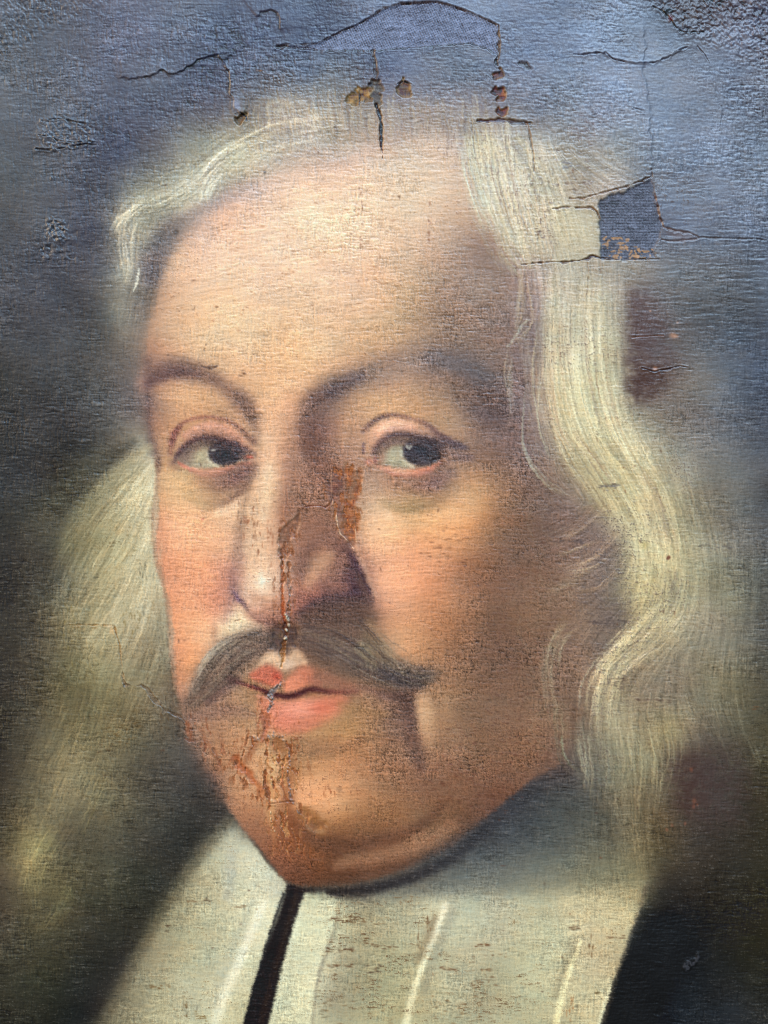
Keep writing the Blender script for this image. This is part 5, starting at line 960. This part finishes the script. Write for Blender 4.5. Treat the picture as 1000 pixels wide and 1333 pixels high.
put(15, [(60,1240),(120,1190),(200,1090),(280,1056),(300,1062),(200,1205),(130,1333),(80,1430),(-60,1430),(-20,1300)], False)
REG[mL > .5] = 3; REG[(mR > .5)] = 4
put(14, GAP, False)
REG[mF > .5] = 5
put(6, [(345,560),(378,560),(392,640),(436,680),(470,740),(484,782),(440,792),(400,796),(372,812),(336,808),(312,786),(305,768),(316,720),(326,650),(334,600)])
put(7, [(186,492),(206,474),(232,468),(262,476),(300,498),(328,528),(318,534),(284,506),(250,492),(220,492),(196,506)])
put(8, [(400,528),(430,496),(470,474),(520,460),(580,452),(622,470),(656,516),(650,534),(616,500),(580,480),(530,482),(480,496),(440,516),(412,534)])
put(9, [(222,604),(224,570),(240,550),(268,541),(300,548),(326,570),(334,594),(320,610),(284,622),(252,617)])
put(10, [(470,600),(474,562),(500,539),(532,541),(570,562),(608,584),(584,602),(560,618),(526,622),(490,612)])
put(11, MOUST_L); put(12, MOUST_R)
put(13, [(306,888),(326,878),(348,865),(368,876),(384,871),(412,868),(440,881),(468,896),(446,918),(414,945),(384,957),(356,950),(338,922),(322,894)])
base = len(names)
FACES = REG[:-1, :-1].copy(); P4 = PIECE[:-1, :-1]
FACES[P4 > 0] = base + P4[P4 > 0]
for k in PIECES: names.append(PIECES[k])                      # names[base + k - 1]
def name_of(k): return names[k] if k < base else PIECES[k - base]

# ---------------------------------------------------------------- material
def paint_material(name, rough, fine):
    m = bpy.data.materials.new(name); m.use_nodes = True; nt = m.node_tree; b = nt.nodes['Principled BSDF']
    at = nt.nodes.new('ShaderNodeAttribute'); at.attribute_name = 'pigment'
    tc = nt.nodes.new('ShaderNodeTexCoord')
    nz = nt.nodes.new('ShaderNodeTexNoise'); nz.inputs['Scale'].default_value = 60; nz.inputs['Detail'].default_value = 4
    nt.links.new(tc.outputs['Object'], nz.inputs['Vector'])
    mr = nt.nodes.new('ShaderNodeMapRange'); mr.inputs[1].default_value = .3; mr.inputs[2].default_value = .7; mr.inputs[3].default_value = rough - .05; mr.inputs[4].default_value = rough + .06
    nt.links.new(nz.outputs['Fac'], mr.inputs[0]); nt.links.new(mr.outputs[0], b.inputs['Roughness'])
    nt.links.new(at.outputs['Color'], b.inputs['Base Color'])
    n2 = nt.nodes.new('ShaderNodeTexNoise'); n2.inputs['Scale'].default_value = 2600; n2.inputs['Detail'].default_value = 2
    nt.links.new(tc.outputs['Object'], n2.inputs['Vector'])
    bp = nt.nodes.new('ShaderNodeBump'); bp.inputs['Strength'].default_value = fine; bp.inputs['Distance'].default_value = .00008
    nt.links.new(n2.outputs['Fac'], bp.inputs['Height']); nt.links.new(bp.outputs['Normal'], b.inputs['Normal'])
    return m
M_PAINT = paint_material('varnished oil paint', .44, .35)
M_BARE = paint_material('bare canvas and ground', .60, .6)

# ---------------------------------------------------------------- meshes
ROOT = bpy.data.objects.new('oil_painting', None); scene.collection.objects.link(ROOT)
ROOT.location = (0, 0, CZ + (666.5 - YS[-1]) * UNIT)
ROOT['label'] = 'old cracked oil portrait on canvas of a grey-haired man with dark moustache and white collar'
ROOT['category'] = 'painting'
z0 = ROOT.location.z
jx, jy = blur(RN, 1), blur(RN2, 1)                       # threads never run dead straight
VX = (X - 500 + .3 * jx) * UNIT; VZ = (CZ - z0) + (666.5 - Y - .3 * jy) * UNIT; VY = -HGT * UNIT
gy_, gx_ = np.gradient(HGT); gx_ /= np.gradient(XS)[None]; gy_ /= np.gradient(YS)[:, None]
NRM = np.stack([-gx_, -np.ones_like(gx_), gy_], -1); NRM /= np.linalg.norm(NRM, axis=-1, keepdims=True)
CO = np.stack([VX, VY, VZ], -1).reshape(-1, 3).astype(np.float32); NRM = NRM.reshape(-1, 3).astype(np.float32)
COL = np.concatenate([PIG, np.ones((NY, NX, 1), np.float32)], -1).reshape(-1, 4).astype(np.float32)
idx = np.arange(NX * NY).reshape(NY, NX)
QUADS = np.stack([idx[:-1, :-1], idx[1:, :-1], idx[1:, 1:], idx[:-1, 1:]], -1).reshape(-1, 4)
FL = FACES.reshape(-1)
def sheet(name, sel, parent, mat, back=False):
    q = QUADS[sel]; used, inv = np.unique(q, return_inverse=True); q = inv.reshape(-1, 4)
    co, nr, cl = CO[used], NRM[used], COL[used]
    if back:                                             # the turned-over edge and the back of the canvas
        loop = np.concatenate([idx[0, :], idx[1:, -1], idx[-1, -2::-1], idx[-2:0:-1, 0]]); n = len(loop)
        a = len(co) + np.arange(n); b = a + n
        rim = CO[loop].copy(); rim[:, 1] = .018
        side = np.sign(CO[loop] - CO.mean(0)) * np.array([1, 0, 1], np.float32); side /= np.linalg.norm(side, axis=1, keepdims=True) + 1e-9
        co = np.vstack([co, CO[loop], rim]); nr = np.vstack([nr, side, side]); cl = np.vstack([cl, np.tile(np.array([[.25, .2, .14, 1]], np.float32), (2 * n, 1))])
        q = np.vstack([q, np.stack([a, np.roll(a, -1), np.roll(b, -1), b], -1)])
        c = len(co); k = [0, NX - 1, NX + NY - 2, 2 * NX + NY - 3]
        co = np.vstack([co, rim[k] + np.array([0, .0002, 0], np.float32)]); nr = np.vstack([nr, np.tile(np.array([[0, 1, 0]], np.float32), (4, 1))]); cl = np.vstack([cl, np.tile(np.array([[.25, .2, .14, 1]], np.float32), (4, 1))])
        q = np.vstack([q, [[c, c + 1, c + 2, c + 3]]])
    me = bpy.data.meshes.new(name); nf = len(q)
    me.vertices.add(len(co)); me.vertices.foreach_set('co', co.ravel().astype(np.float32))
    me.loops.add(nf * 4); me.loops.foreach_set('vertex_index', q.ravel().astype(np.int32))
    me.polygons.add(nf); me.polygons.foreach_set('loop_start', np.arange(0, nf * 4, 4, dtype=np.int32))
    me.polygons.foreach_set('use_smooth', np.ones(nf, bool))
    at = me.color_attributes.new('pigment', 'FLOAT_COLOR', 'POINT'); at.data.foreach_set('color', cl.ravel().astype(np.float32))
    me.update(calc_edges=True)
    me.normals_split_custom_set_from_vertices(nr)
    me.materials.append(mat)
    o = bpy.data.objects.new(name, me); scene.collection.objects.link(o); o.parent = parent
    return o
OBJ = {}
LAB = {'background': 'dark grey-blue painted background with leftover sheen in its colour and worn rough corners', 'hair': 'long pale grey painted hair', 'robe': 'near-black painted robe', 'face': 'painted flesh of the face with cracked paint',
       'canvas_insert': 'bare woven canvas let into the paint'}
order = [0, 1, 2, 14, 15, 3, 4, 5] + list(range(6, 14)) + [base + k for k in PIECES]
for k in order:
    sel = np.flatnonzero(FL == k)
    if len(sel) < 6: continue
    nm = name_of(k); par = OBJ.get('face') if nm in under_face else ROOT
    o = sheet(nm, sel, par, M_BARE if nm in ('canvas_insert', 'paint_loss') else M_PAINT, back=(k == 0))
    if nm in LAB: o['label'] = LAB[nm]
    OBJ.setdefault(nm, o)
